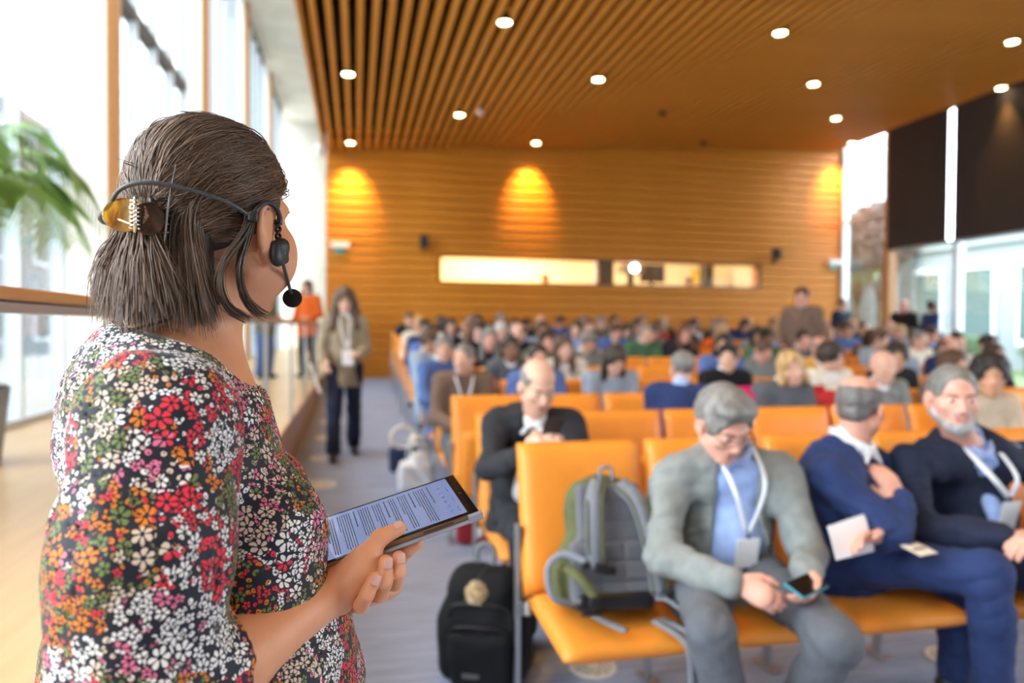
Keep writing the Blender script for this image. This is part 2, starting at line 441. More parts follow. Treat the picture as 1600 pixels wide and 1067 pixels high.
while z < 5.62:
    top = z+PITCH_B
    if top > BZ0+0.02 and z < BZ1-0.02: segs = ((XE+0.04, BX0-0.03), (BX1+0.03, XR-0.01))
    else:
        xs = XE+0.04
        if top > ceil_z(xs)+0.05: xs = max(xs, (z-4.86)/0.0617-0.6)      # the sloping ceiling cuts the top boards
        segs = ((xs, XR-0.01),)
    for a, b in segs:
        if b-a > 0.2: board(a, b, z); batten(a, b, z)
    z = top
# booth windows with a lit room behind
M_cream = mat('cream booth wall', (0.85, 0.74, 0.52), 0.7)
M_booth = mat('booth dark screen', (0.05, 0.045, 0.03), 0.4)
bm = bmesh.new()
for c, s in (((BX0+BX1)/2, YB+2.3, 2.7), (BX1-BX0+0.2, 0.1, 1.8)), (((BX0+BX1)/2, YB+1.3, 3.65), (BX1-BX0+0.2, 2.1, 0.1)), \
            (((BX0+BX1)/2, YB+1.3, 1.75), (BX1-BX0+0.2, 2.1, 0.1)), ((BX0-0.1, YB+1.3, 2.7), (0.1, 2.1, 1.8)), ((BX1+0.1, YB+1.3, 2.7), (0.1, 2.1, 1.8)):
    add_box(bm, c, s)
booth = link('trim_3', bm_mesh('booth_shell', bm), None, None, None, M_cream); booth['kind'] = 'structure'
for i, (a, b) in enumerate(((BX0, 4.99), (5.32, BX1))):
    w = box('window_%d' % (i+1), (a-0.03, YB-0.01, BZ0-0.03), (b+0.03, YB+0.02, BZ0), mat('bronze frame', (0.08, 0.045, 0.02), 0.5), kind='structure')
    fm = w.data.materials[0]
    for (lo, hi) in (((a-0.03, YB-0.01, BZ1), (b+0.03, YB+0.02, BZ1+0.03)), ((a-0.03, YB-0.01, BZ0), (a, YB+0.02, BZ1)), ((b, YB-0.01, BZ0), (b+0.03, YB+0.02, BZ1))):
        f = box('window_frame', lo, hi, fm); f.parent = w; f.matrix_parent_inverse = Matrix.Translation(w.location).inverted()
    p = box('pane', (a, YB+0.03, BZ0), (b, YB+0.04, BZ1), M_glass); p.parent = w; p.matrix_parent_inverse = Matrix.Translation(w.location).inverted()
box('trim_4', (4.99, YB-0.012, BZ0-0.03), (5.32, YB+0.25, BZ1+0.03), mat('brown booth pier', (0.16, 0.09, 0.045), 0.6), kind='structure')
for nm, lx, pw in (('booth_lamp_left', 3.3, 150), ('booth_lamp_right', 7.0, 55)):
    l = bpy.data.lights.new(nm, 'AREA'); l.shape = 'RECTANGLE'; l.size = 2.6; l.size_y = 0.8; l.energy = pw; l.color = (1, 0.87, 0.62)
    o = link(nm, l, None, (lx, YB+1.1, 3.55))
# things in the booth
scr = empty('booth_screen', (6.72, YB+1.2, 1.8), 'dark equipment screen behind the right booth window', 'screen')
link('screen_panel', box_mesh('screen_panel', (0, 0, 0.95), (0.62, 0.06, 0.42), 0.015), scr, None, None, M_booth)
link('screen_stand', box_mesh('screen_stand', (0, 0.03, 0.37), (0.08, 0.05, 0.74), 0.01), scr, None, None, M_black)
scr2 = empty('equipment_rack', (8.2, YB+1.4, 1.8), 'narrow dark equipment rack at the right end of the booth window', 'rack')
link('rack_body', box_mesh('rack_body', (0, 0, 0.65), (0.16, 0.4, 1.3), 0.01), scr2, None, None, M_booth)
for k in range(5): link('rack_unit', box_mesh('rack_unit', (0, -0.21, 0.45+0.16*k), (0.13, 0.02, 0.12), 0.005), scr2, None, None, M_black)
yp = empty('booth_notice', (8.5, YB+2.24, 2.3), 'yellow notice sheet on the booth back wall', 'notice')
link('notice_sheet', box_mesh('notice_sheet', (0, 0, 0.3), (0.5, 0.01, 0.75)), yp, None, None, mat('yellow sheet', (0.8, 0.55, 0.08), 0.6))
pj = empty('projector', (6.0, YB+0.55, 1.8), 'video projector with a glowing lens behind the right booth window', 'projector')
link('projector_body', box_mesh('projector_body', (0, 0.2, 1.0), (0.5, 0.4, 0.2), 0.03, 3), pj, None, None, mat('grey projector case', (0.25, 0.23, 0.18), 0.5))
link('projector_stand', box_mesh('projector_stand', (0, 0.2, 0.45), (0.12, 0.12, 0.9), 0.01), pj, None, None, M_black)
bm = bmesh.new(); add_cyl(bm, (0, 0.02, 1.0), (0, -0.05, 1.0), 0.085, 0.09, 20)
link('projector_lens', bm_mesh('projector_lens', bm), pj, None, None, emis('projector beam glass', (1, 1, 1), 9.0))

# slatted ceiling on a slope: black void, slats, edge board
def xz_slab(name, x0, x1, dz0, dz1, y0, y1, m, kind=None):
    bm = bmesh.new(); vs = []
    for y in (y0, y1):
        for x, dz in ((x0, dz0), (x1, dz0), (x1, dz1), (x0, dz1)): vs.append(bm.verts.new((x, y, ceil_z(x)+dz)))
    bm.faces.new(vs[:4]); bm.faces.new(vs[4:][::-1])
    for k in range(4): bm.faces.new((vs[k], vs[4+k], vs[4+(k+1) % 4], vs[(k+1) % 4]))
    bmesh.ops.recalc_face_normals(bm, faces=bm.faces)
    o = link(name, bm_mesh(name, bm), None, None, None, m)
    if kind: o['kind'] = kind
    return o
ceiling = xz_slab('ceiling', XE, XR+0.2, 0.42, 0.55, YF-0.2, YB+0.3, M_dark, 'structure')
slat_me = box_mesh('ceiling_slat', (0, 0, 0), (0.066, YB-YF-0.02, 0.13), 0.004, 1)
slat_me.materials.append(M_wood_slat)
x = XE+0.13
while x < XR+0.0:
    o = link('ceiling_slat', slat_me, ceiling, (x, (YB+YF)/2, ceil_z(x)+0.065), (0, -math.atan(0.0617), 0)); x += 0.17
joist_me = None
for y in np.arange(YF+1.0, YB, 1.85):
    j = xz_slab('ceiling_joist', XE+0.05, XR, 0.135, 0.19, y-0.02, y+0.02, M_dark); j.parent = ceiling
edge = xz_slab('trim_5', XE-0.03, XE+0.015, -0.03, 0.6, YF, YB, M_wood_slat, 'structure')

# walkway hall: upper side wall, roof slab, end wall, wall behind the camera
box('wall_upper', (XE-0.02, YF, 5.42), (XE+0.2, YB, 10.3), M_concrete, kind='structure')
box('wall_side', (XE, YB+0.3, 0), (XE+0.2, 31.5, 10.3), M_concrete, kind='structure')
box('wall_side_upper', (XE, YB, 5.3), (XE+0.2, YB+0.32, 10.3), M_concrete, kind='structure')
box('trim_6', (XL-0.6, YF, 10.25), (XE+0.2, 31.5, 10.6), M_concrete, kind='structure')
box('wall_end', (XL-0.6, 31.5, 0), (XE+0.2, 31.8, 10.6), M_concrete, kind='structure')
box('wall_front', (XL-0.5, YF-0.25, 0), (XR+0.3, YF, 6.2), mat('grey stage wall', (0.34, 0.33, 0.32), 0.8), kind='structure')
box('wall_front_upper', (XL-0.5, YF-0.25, 6.2), (XE+0.2, YF, 10.6), M_white, kind='structure')

# facade (left): translucent white panels in place of piers, wooden pier trims, steel mullions, transom, glass
fac = box('wall_left', (XL-0.45, YF, 0), (XL-0.25, 31.5, 0.50), M_white, kind='structure')
BAY = 5.42
M_panel_white = mat('white translucent panel', (0.88, 0.89, 0.88), 0.8); n_, l_ = nodes_of(M_panel_white)      # made translucent instead of solid piers, added so the bands glow white
tr_ = n_.new('ShaderNodeBsdfTranslucent'); tr_.inputs[0].default_value = (0.85, 0.85, 0.83, 1); mx_ = n_.new('ShaderNodeMixShader'); mx_.inputs[0].default_value = 0.45
l_.new(n_['Principled BSDF'].outputs[0], mx_.inputs[1]); l_.new(tr_.outputs[0], mx_.inputs[2]); l_.new(mx_.outputs[0], n_['Material Output'].inputs[0])
k = 0
for y0 in (8.1-2*BAY, 8.1-BAY, 8.1, 8.1+BAY, 8.1+2*BAY, 8.1+3*BAY):
    k += 1
    box('trim_%d' % (10+k), (XL-0.10, y0, 0.5), (XL-0.07, y0+1.4, 10.3), M_panel_white, kind='structure')
    t = box('trim_%d' % (20+k), (XL-0.1, y0+1.42, ZP), (XL+0.06, y0+1.52, 10.25), M_wood_rail, kind='structure')
    ya, yb_ = y0+1.55, y0+BAY
    w = box('window_%d' % (10+k), (XL-0.16, ya, ZP), (XL-0.04, yb_, ZP+0.06), M_frame, kind='structure')
    def wchild(nm, lo, hi, m):
        o = box(nm, lo, hi, m); o.parent = w; o.matrix_parent_inverse = Matrix.Translation(w.location).inverted(); return o
    n = 4; dy = (yb_-ya)/n
    for q in range(n+1):
        yy = ya+q*dy
        wchild('mullion', (XL-0.16, yy-0.025, ZP+0.06), (XL-0.03, yy+0.025, 10.2), M_frame)
    wchild('transom', (XL-0.2, ya, 5.62), (XL-0.03, yb_, 5.76), mat('dark transom', (0.10, 0.085, 0.07), 0.6) if k == 1 else bpy.data.materials['dark transom'])
    wchild('transom', (XL-0.2, ya, 10.0), (XL-0.03, yb_, 10.22), bpy.data.materials['dark transom'])
    for q in range(n):
        wchild('pane', (XL-0.105, ya+q*dy+0.026, ZP+0.06), (XL-0.095, ya+(q+1)*dy-0.026, 10.0), M_glass)
box('trim_9', (XL-0.6, YF, 10.2), (XL-0.02, 31.5, 10.3), M_concrete, kind='structure')

# garden window wall (right)
k = 0; ys = [14.05, 12.62]
while ys[-1] > YF+1.7: ys.append(ys[-1]-1.66)
zt = ceil_z(XR)
for i in range(len(ys)-1):
    y1, y0 = ys[i], ys[i+1]; k += 1
    zf = floor_z((y0+y1)/2)
    w = box('window_%d' % (30+k), (XR-0.02, y0, zf-0.02), (XR+0.10, y1, zf+0.10), M_frame, kind='structure')
    def wchild(nm, lo, hi, m):
        o = box(nm, lo, hi, m); o.parent = w; o.matrix_parent_inverse = Matrix.Translation(w.location).inverted(); return o
    if i == 0: wchild('mullion', (XR-0.10, y0-0.06, zf), (XR+0.10, y0+0.09, zt), M_wood_rail)
    else: wchild('mullion', (XR-0.06, y0-0.05, zf), (XR+0.10, y0+0.05, zt), M_frame)
    wchild('transom', (XR, y0, 3.86 if i == 0 else 3.1), (XR+0.08, y1, 3.94 if i == 0 else 3.16), M_frame)
    wchild('pane', (XR+0.03, y0+0.05, zf+0.1), (XR+0.04, y1-0.05, zt), M_glass)
    if i >= 1:
        b = empty('roller_blind', (XR-0.16, (y0+y1)/2, 3.15), ('dark brown roller blind nearest the back wall' if i == 1 else 'dark brown roller blind second from the back wall' if i == 2 else 'dark brown roller blind, the '+['', '', '', 'third', 'fourth', 'fifth', 'sixth', 'seventh', 'eighth', 'ninth'][i]+' one from the back wall'), 'blind', 'roller blinds on the garden windows')
        bmx = bmesh.new(); n = 10
        for s_ in range(n):      # gently waved cloth
            ya_, yb2 = -0.76+1.52*s_/n, -0.76+1.52*(s_+1)/n
            xa, xb = 0.008*math.sin(5*ya_+i), 0.008*math.sin(5*yb2+i)
            q = [bmx.verts.new(p) for p in ((xa, ya_, 0), (xb, yb2, 0), (xb, yb2, zt-3.13), (xa, ya_, zt-3.13))]
            bmx.faces.new(q)
        bmesh.ops.remove_doubles(bmx, verts=bmx.verts, dist=1e-4)
        r_ = bmesh.ops.solidify(bmx, geom=bmx.faces[:], thickness=0.003)
        link('blind_cloth', bm_mesh('blind_cloth', bmx), b, None, None, M_blind)
        link('bottom_bar', box_mesh('bottom_bar', (0, 0, -0.012), (0.02, 1.52, 0.03), 0.004), b, None, None, M_blind)
        bmx = bmesh.new(); add_cyl(bmx, (0.03, -0.77, zt-3.15), (0.03, 0.77, zt-3.15), 0.035, n=14)
        link('roller_tube', bm_mesh('roller_tube', bmx), b, None, None, M_blind)
box('wall_right', (XR-0.05, YB-0.06, 0.3), (XR+0.12, YB+0.3, zt+0.3), M_frame, kind='structure')

# railing on the walkway edge
rl = empty('railing', (XE-0.03, 1.36, ZP), 'walkway railing with a wooden handrail on flat grey steel posts', 'railing')
def rchild(nm, lo, hi, m, bev=0.003):
    o = box(nm, lo, hi, m, bev=bev); o.parent = rl; o.matrix_parent_inverse = Matrix.Translation(rl.location).inverted(); return o
rchild('handrail', (XE-0.065, 1.34, 1.505), (XE+0.005, 13.3, 1.529), M_wood_rail, 0.006)
rchild('rail_bar', (XE-0.05, 1.36, 1.482), (XE-0.01, 13.3, 1.503), M_steel)
for y in (1.37, 3.35, 5.3, 7.3, 9.3, 11.3, 13.25):
    rchild('post', (XE-0.045, y-0.012, ZP), (XE-0.015, y+0.012, 1.484), M_steel)
    rchild('base_plate', (XE-0.065, y-0.05, ZP), (XE-0.003, y+0.05, ZP+0.012), M_steel, 0.002)

# wall speakers, exit signs, ceiling sensors
for (x, z, lb) in ((1.3, 3.13, 'small black wall speaker left of the booth windows'), (9.06, 3.10, 'small black wall speaker right of the booth windows')):
    s = empty('wall_speaker', (x, YB, z), lb, 'speaker')
    link('speaker_body', box_mesh('speaker_body', (0, -0.16, 0.03), (0.15, 0.16, 0.25), 0.015), s, None, None, M_black)
    link('speaker_grille', box_mesh('speaker_grille', (0, -0.246, 0.03), (0.13, 0.012, 0.23), 0.004), s, None, None, mat('dark grille', (0.03, 0.03, 0.03), 0.8, bump=0.5, bscale=500))
    link('bracket', box_mesh('bracket', (0, -0.05, -0.13), (0.05, 0.12, 0.07), 0.008), s, None, None, M_black)
M_sign = mat('white sign plastic', (0.85, 0.85, 0.84), 0.4); M_teal = mat('teal sign plate', (0.05, 0.45, 0.42), 0.5)
for (x, z, lb) in ((-0.30, 3.05, 'white emergency light box at the left end of the back wall'), (10.62, 3.0, 'white emergency light box at the right end of the back wall')):
    s = empty('emergency_light', (x, YB, z), lb, 'light')
    link('light_body', box_mesh('light_body', (0, -0.05, 0), (0.36, 0.08, 0.12), 0.015), s, None, None, M_sign)
    link('sign_plate', box_mesh('sign_plate', (-0.02, -0.02, -0.11), (0.18, 0.02, 0.09), 0.004), s, None, None, M_teal)
s = empty('camera_sensor', (-0.66, 13.6, 4.78), 'white rounded sensor at the far left corner of the slatted ceiling', 'sensor')
bm = bmesh.new(); add_cyl(bm, (0, 0, 0.06), (0, 0, -0.1), 0.09, 0.075, 18); link('sensor_body', bm_mesh('sensor_body', bm, True), s, None, None, M_sign)
bm = bmesh.new(); bmesh.ops.create_uvsphere(bm, u_segments=16, v_segments=8, radius=0.075, matrix=Matrix.Translation((0, 0, -0.1))); link('sensor_dome', bm_mesh('sensor_dome', bm, True), s, None, None, M_sign)
for (x, y, lb) in ((1.98, 11.45, 'pale round smoke detector under the slats near the second column of lights'), (5.17, 11.4, 'unlit dark ceiling spotlight in the middle of the slats'), (7.02, 13.44, 'unlit dark ceiling spotlight close to the back wall')):
    pale = 'smoke' in lb
    s = empty('smoke_detector' if pale else 'ceiling_spotlight', (x, y, ceil_z(x)), lb, 'detector' if pale else 'spotlight')
    bm = bmesh.new(); add_cyl(bm, (0, 0, 0.02), (0, 0, -0.06), 0.06, 0.05, 18); link('detector_body' if pale else 'spotlight_body', bm_mesh('detector_body', bm, True), s, None, None, M_sign if pale else M_black)
    bm = bmesh.new(); add_cyl(bm, (0, 0, -0.06), (0, 0, -0.068), 0.03, 0.03, 14); link('detector_cap' if pale else 'spotlight_lens', bm_mesh('detector_cap', bm), s, None, None, M_sign if pale else M_dark)

# ceiling spotlights on a chequerboard grid
M_bulb = emis('warm lamp lens', (1.0, 0.80, 0.45), 38.0)
rows = [13.5-1.82*i for i in range(9)]
cols = [-0.11+1.782*j for j in range(7)]
lamp_body = bmesh.new(); add_cyl(lamp_body, (0, 0, 0.10), (0, 0, -0.015), 0.085, 0.085, 22, caps=False); lamp_body = bm_mesh('spotlight_body', lamp_body, True)
lamp_lens = bmesh.new(); add_cyl(lamp_lens, (0, 0, 0.012), (0, 0, 0.0), 0.072, 0.072, 22); lamp_lens = bm_mesh('spotlight_lens', lamp_lens)
lamp_body.materials.append(M_black); lamp_lens.materials.append(M_bulb)
rn = ['at the back wall', 'second line from the back', 'third line from the back', 'fourth line from the back', 'fifth line from the back', 'sixth line from the back', 'seventh line from the back', 'eighth line from the back', 'nearest the stage']
rn_ = ['at the back wall', 'in the second line from the back wall', 'in the third line from the back wall', 'in the fourth line from the back wall', 'in the fifth line from the back wall', 'in the sixth line from the back wall', 'in the seventh line from the back wall', 'in the eighth line from the back wall', 'in the line nearest the stage']
cn = ['by the walkway', 'second file from the walkway', 'third file from the walkway', 'middle file', 'third file from the blinds', 'second file from the blinds', 'by the blinds']
cn_ = ['along the walkway edge', 'in the second file from the walkway', 'in the third file from the walkway', 'in the middle file', 'in the third file from the garden windows', 'in the second file from the garden windows', 'along the garden windows']
for i, y in enumerate(rows):
    for j, x in enumerate(cols):
        if (i+j) % 2 or (i, j) in ((0, 4), (1, 3)): continue
        zc = ceil_z(x)
        s = empty('ceiling_spotlight', (x, y, zc-0.005), 'lit ceiling spotlight '+rn[i]+', '+cn[j], 'spotlight', 'lit ceiling spotlights')
        link('spotlight_body', lamp_body, s); link('spotlight_lens', lamp_lens, s)
        l = bpy.data.lights.new('spot_beam', 'SPOT'); l.energy = 170 if i else 520; l.color = (1.0, 0.52, 0.12); l.spot_size = rad(60 if i else 62); l.spot_blend = 0.9 if i else 1.0
        l.shadow_soft_size = 0.05
        lo = link('lamp_beam', l, s, (0, 0, -0.03)); lo.rotation_euler = (0, 0, 0) if i else (rad(36), 0, 0)

# floor diffusers (round grilles set in the carpet along the aisle and under the seats)
M_diff = mat('pale diffuser ring', (0.86, 0.82, 0.74), 0.4); M_slot = mat('dark diffuser slot', (0.10, 0.09, 0.10), 0.7)
def diffuser_mesh():
    bm = bmesh.new(); add_cyl(bm, (0, 0, -0.01), (0, 0, 0.004), 0.105, 0.10, 28); a = bm_mesh('diffuser_plate', bm); a.materials.append(M_diff)
    bm = bmesh.new()
    for r in (0.035, 0.055, 0.075):
        for k in range(10):
            t = 2*PI*k/10+r*20; add_box(bm, (r*math.cos(t), r*math.sin(t), 0.0046), (0.006, r*0.45, 0.0012), Matrix.Rotation(t, 3, 'Z'))
    b = bm_mesh('slots', bm); b.materials.append(M_slot); return a, b
dm, ds = diffuser_mesh()
dl = [(-0.31, 5.38+1.02*q) for q in range(7)]
for i, (x, y) in enumerate(dl):
    s = empty('floor_diffuser', (x, y, floor_z(y)+0.002), 'round pale floor diffuser on the left of the aisle carpet, '+['nearest', 'second nearest', 'third nearest', 'fourth nearest', 'fifth nearest', 'sixth nearest', 'farthest'][i], 'vent', 'floor diffusers')
    link('diffuser_plate', dm, s); link('slots', ds, s); s.scale = (1.4, 1.4, 1.0); s.rotation_euler = (math.atan(0.05), 0, 0)
for (x, y, lb) in ((2.60, 2.62, 'round floor diffuser under the front row by the bearded man'), (1.0, 2.86, 'round floor diffuser under the seat with the grey backpack')):
    s = empty('floor_diffuser', (x, y, 0.002), lb, 'vent', 'floor diffusers'); link('diffuser_plate', dm, s); link('slots', ds, s)

# ------------------------------------------------------------------ outside
M_pave = mat('pale paving', (0.55, 0.55, 0.52), 0.9, var=0.08, vscale=1.0)
M_lawn = mat('lawn', (0.07, 0.11, 0.04), 0.95, var=0.3, vscale=3)
box('ground_1', (-40, -12, -0.3), (XL-0.46, 60, 0.0), M_pave, kind='structure').name = 'trim_40'
box('ground_2', (XR+0.13, -20, -0.3), (60, 60, 0.2), M_lawn, kind='structure').name = 'trim_41'
M_facade = mat('pale rendered facade', (0.20, 0.235, 0.25), 0.8); M_win = mat('far window glass', (0.035, 0.075, 0.07), 0.5)
def far_building(name, label, x, y0, y1, h, sgn, nb, nf, z0=0.0):
    b = empty(name, (x, (y0+y1)/2, z0), label, 'building')
    link('wall', box_mesh('wall', (-sgn*3, 0, h/2), (6, y1-y0, h)), b, None, None, M_facade)
    bw = (y1-y0)/nb; fh = h/nf
    for i in range(nb):
        for j in range(nf):
            f = link('window', box_mesh('window', (sgn*0.02, y0-(y0+y1)/2+(i+0.5)*bw, (j+0.52)*fh), (0.16, bw*0.62, fh*0.66)), b, None, None, M_frame)
            link('window_glass', box_mesh('window_glass', (sgn*0.10, y0-(y0+y1)/2+(i+0.5)*bw, (j+0.52)*fh), (0.04, bw*0.54, fh*0.58)), f, None, None, M_win)
    link('roof', box_mesh('roof', (-sgn*3, 0, h+0.15), (6.4, y1-y0+0.4, 0.3)), b, None, None, M_facade)
    return b
far_building('building', 'white building with a window grid across the courtyard beyond the left facade', -15.0, 4.0, 46.0, 11.0, 1, 9, 3)
far_building('pavilion', 'low white framed pavilion in the garden beyond the right windows', 21.0, 4.0, 30.0, 4.2, -1, 12, 1, 0.2)
M_bark = mat('bark', (0.12, 0.08, 0.05), 0.9); M_leaf = mat('fresh leaves', (0.22, 0.36, 0.08), 0.7, var=0.3, vscale=2)
M_bloss = mat('white blossom', (0.30, 0.27, 0.26), 0.7, var=0.1, vscale=2); M_hedge = mat('hedge leaves', (0.04, 0.085, 0.03), 0.8, var=0.3, vscale=4)
def leaf_cloud(name, c, r, n, size, m, parent, seed, squash=0.8):
    R = np.random.RandomState(seed); d = R.normal(size=(n, 3)); d /= np.linalg.norm(d, axis=1)[:, None]
    p = np.array(c)+d*(R.uniform(0.35, 1, n)**0.5)[:, None]*np.array([r, r, r*squash])
    a = R.normal(size=(n, 3)); a /= np.linalg.norm(a, axis=1)[:, None]; b = np.cross(a, R.normal(size=(n, 3))); b /= np.linalg.norm(b, axis=1)[:, None]
    s = size*R.uniform(0.6, 1.3, n)[:, None]
    V = np.stack([p-a*s, p+b*s*0.5, p+a*s, p-b*s*0.5], 1).reshape(-1, 3); F = np.arange(4*n).reshape(-1, 4)
    o = link(name, raw_mesh(name, V, F, False), parent, None, None, m); o['kind'] = 'stuff'; return o
def tree(x, y, h, r, m, label, seed, z0=0.2):
    t = empty('tree', (x, y, z0), label, 'tree', 'trees in the garden')
    tube('trunk', [(0, 0, 0), (0.05, 0.03, h*0.4), (0, 0, h*0.8)], [0.12, 0.08, 0.03], M_bark, t, 12, 8)
    for k in range(4):
        a = seed+k*1.6; tube('branch', [(0.03, 0.02, h*0.4), (0.4*r*math.cos(a), 0.4*r*math.sin(a), h*0.6), (0.7*r*math.cos(a), 0.7*r*math.sin(a), h*0.75)], [0.05, 0.03, 0.012], M_bark, t, 8, 6)
    leaf_cloud('foliage', (0, 0, h*0.78), r, 2600, 0.11, m, t, seed)
    return t
tree(14.0, 16.6, 5.0, 1.1, M_bloss, 'blossoming white tree in the garden nearest the pavilion corner', 1)
tree(15.6, 19.6, 5.2, 1.2, M_bloss, 'blossoming white tree behind the narrow far window bay', 2)
tree(17.5, 13.6, 5.0, 1.2, M_bloss, 'blossoming white tree at the right edge of the garden view', 3)
tree(18.2, 24.5, 5.2, 2.0, M_leaf, 'green leafy tree at the back of the garden', 4)
for i, (x, y, w, lb) in enumerate(((18.6, 18.8, 1.2, 'clipped green hedge in the garden below the blossom'), (18.8, 15.2, 1.2, 'low clipped green hedge at the right of the garden view'))):
    b = empty('hedge', (x, y, 0.2), lb, 'hedge')
    link('hedge_core', box_mesh('hedge_core', (0, 0, 0.55), (0.6, w*2, 1.1), 0.1), b, None, None, M_hedge)
    leaf_cloud('hedge_leaves', (0, 0, 0.6), w, 1500, 0.06, M_hedge, b, 20+i, 0.45)
t = empty('tree', (-6.4, 9.5, 0.0), 'green leafy courtyard tree outside the left facade', 'tree', 'courtyard trees')
tube('trunk', [(0, 0, 0), (0.1, 0, 1.2), (0, 0.05, 2.6)], [0.1, 0.07, 0.03], M_bark, t, 10, 8); leaf_cloud('foliage', (0, 0, 2.4), 1.2, 1800, 0.1, M_leaf, t, 31)
# ================================================================== shared human pieces
def rotm(yaw=0, pitch=0, roll=0, base=None):
    """columns right, forward, up of a head whose neutral gaze is +Y; pitch<0 looks down"""
    m = Matrix.Rotation(yaw, 3, 'Z') @ Matrix.Rotation(pitch, 3, 'X') @ Matrix.Rotation(roll, 3, 'Y')
    return np.array(m)
def skin_mat(name, c, rough=0.45):
    return mat(name, c, rough, spec=0.4, var=0.07, vscale=22, bump=0.05, bscale=900, sss=0.12)
def head_prims(H, R, s=1.0, fem=False, jaw=1.0):
    H = np.asarray(H, float); P = lambda *p: H+s*(R @ np.array(p)); E_ = lambda p, r, k=None: ell(P(*p), s*np.array(r), R if k is None else R @ k)
    A = [(E_((0, -0.014, 0.036), (0.077, 0.097, 0.086)), 0.0), (E_((0, 0.022, -0.025), (0.064, 0.070, 0.088)), 0.02)]
    w = 0.052*jaw
    for sx in (-1, 1):
        A += [(cap(P(sx*w, -0.005, -0.055), P(sx*0.018, 0.058, -0.098), 0.020*s, 0.017*s), 0.02),
              (E_((sx*0.043, 0.055, -0.024), (0.022, 0.022, 0.020)), 0.018),
              (cap(P(sx*0.008, 0.082, 0.020), P(sx*0.042, 0.072, 0.022), 0.010*s, 0.009*s), 0.012),
              (E_((sx*0.010, 0.090, -0.040), (0.009, 0.010, 0.008)), 0.006)]
    A += [(E_((0, 0.066, -0.103), (0.022, 0.018, 0.015)), 0.015), (E_((0, 0.070, -0.064), (0.032, 0.020, 0.026)), 0.012),
          (cap(P(0, 0.080, 0.012), P(0, 0.104, -0.034), 0.0075*s, 0.011*s), 0.010)]
    S = [(E_((sx*0.032, 0.094, 0.001), (0.016, 0.016, 0.010)), 0.012) for sx in (-1, 1)]
    B = [(E_((sx*0.032, 0.074, 0.0), (0.0135, 0.012, 0.0115)), 0.004) for sx in (-1, 1)]
    B += [(cap(P(-0.017, 0.086, -0.0585), P(0.017, 0.086, -0.0585), 0.0055*s), 0.004), (cap(P(-0.015, 0.086, -0.0705), P(0.015, 0.086, -0.0705), 0.0065*s), 0.005)]
    S2 = [(cap(P(-0.022, 0.093, -0.064), P(0.022, 0.093, -0.064), 0.0028*s), 0.003)]
    EARS = []
    for sx in (-1, 1):
        k = np.array(Matrix.Rotation(sx*0.35, 3, 'Z') @ Matrix.Rotation(-0.15, 3, 'X'))
        EARS.append((E_((sx*0.080, -0.012, -0.005), (0.0085, 0.019, 0.030), k), 0.006))
        EARS.append((E_((sx*0.076, -0.004, -0.032), (0.008, 0.010, 0.012), k), 0.006))
    ES = [(E_((sx*0.090, -0.006, 0.002), (0.007, 0.010, 0.018)), 0.004) for sx in (-1, 1)]
    return A, S, B, S2, EARS, ES
def add_head(f, H, R, s=1.0, fem=False, jaw=1.0, detail=True):
    A, S, B, S2, EARS, ES = head_prims(H, R, s, fem, jaw)
    for p, k in A: f.add(p, k=k*s)
    if detail:
        for p, k in S: f.sub(p, k=k*s)
        for p, k in B: f.add(p, k=k*s)
        for p, k in S2: f.sub(p, k=k*s)
    for p, k in EARS: f.add(p, k=k*s)
    if detail:
        for p, k in ES: f.sub(p, k=k*s)
def add_finger(f, pts, r0=0.0088, r1=0.007, k=0.003):
    for i in range(len(pts)-1):
        ra = r0+(r1-r0)*i/(len(pts)-1); rb = r0+(r1-r0)*(i+1)/(len(pts)-1)
        f.add(cap(pts[i], pts[i+1], ra, rb), k=k if i else 0.006)
def merge_meshes(name, parts, m):
    Vs, Fs, off = [], [], 0
    for V, F in parts: Vs.append(V); Fs.append(F+off); off += len(V)
    me = raw_mesh(name, np.vstack(Vs), np.vstack(Fs)); me.materials.append(m); return me

# ================================================================== the woman with the headset (foreground)
WHEAD = pix(340, 345, 0.88)
W_ORG = np.array([WHEAD[0], WHEAD[1], 0.0]); W_ROT = rad(11.9)
_ca, _sa = math.cos(W_ROT), math.sin(W_ROT)
HZ = float(WHEAD[2])
woman = empty('person', tuple(W_ORG), 'woman in a colourful floral blouse wearing a headset, seen from behind holding a tablet', 'person', None, W_ROT)
M_skin_w = skin_mat('fair warm skin', (0.73, 0.335, 0.180))
WH = np.array([0.0, 0.0, HZ]); PHI = rad(46)
WF = np.array([math.cos(PHI), math.sin(PHI), 0]); WR = np.array([math.sin(PHI), -math.cos(PHI), 0]); WU = np.array([0, 0, 1.0])
RW = np.stack([WR, WF, WU], 1)
hp = lambda x, y, z: WH+RW @ np.array([x, y, z])
# --- body (skin): head, neck, chest, arms, hands, legs
def skin_upper(f, infl=0.0):
    f.add(cap((-0.050, 0, 1.36), (-0.020, 0.004, 1.50), 0.064+infl, 0.055+infl), k=0.02)
    for s in (-1, 1):
        f.add(cap((-0.052, s*0.035, 1.416), (-0.062, s*0.150, 1.372), 0.040+infl, 0.050+infl), k=0.03)
    f.add(ell((-0.045, 0, 1.30), (0.108+infl, 0.160+infl, 0.150+infl)), k=0.04)
    f.add(ell((-0.085, 0, 1.345), (0.078+infl, 0.145+infl, 0.105+infl)), k=0.04)
    for s in (-1, 1): f.add(ell((0.030, s*0.072, 1.215), (0.082+infl, 0.082+infl, 0.082+infl)), k=0.03)
    f.add(ell((-0.020, 0, 1.09), (0.148+infl, 0.165+infl, 0.17+infl)), k=0.05)
    f.add(ell((-0.015, 0, 0.92), (0.165+infl, 0.190+infl, 0.17+infl)), k=0.05)
f = Field((-0.24, -0.27, 0.78), (0.24, 0.27, HZ+0.15), 0.0042)
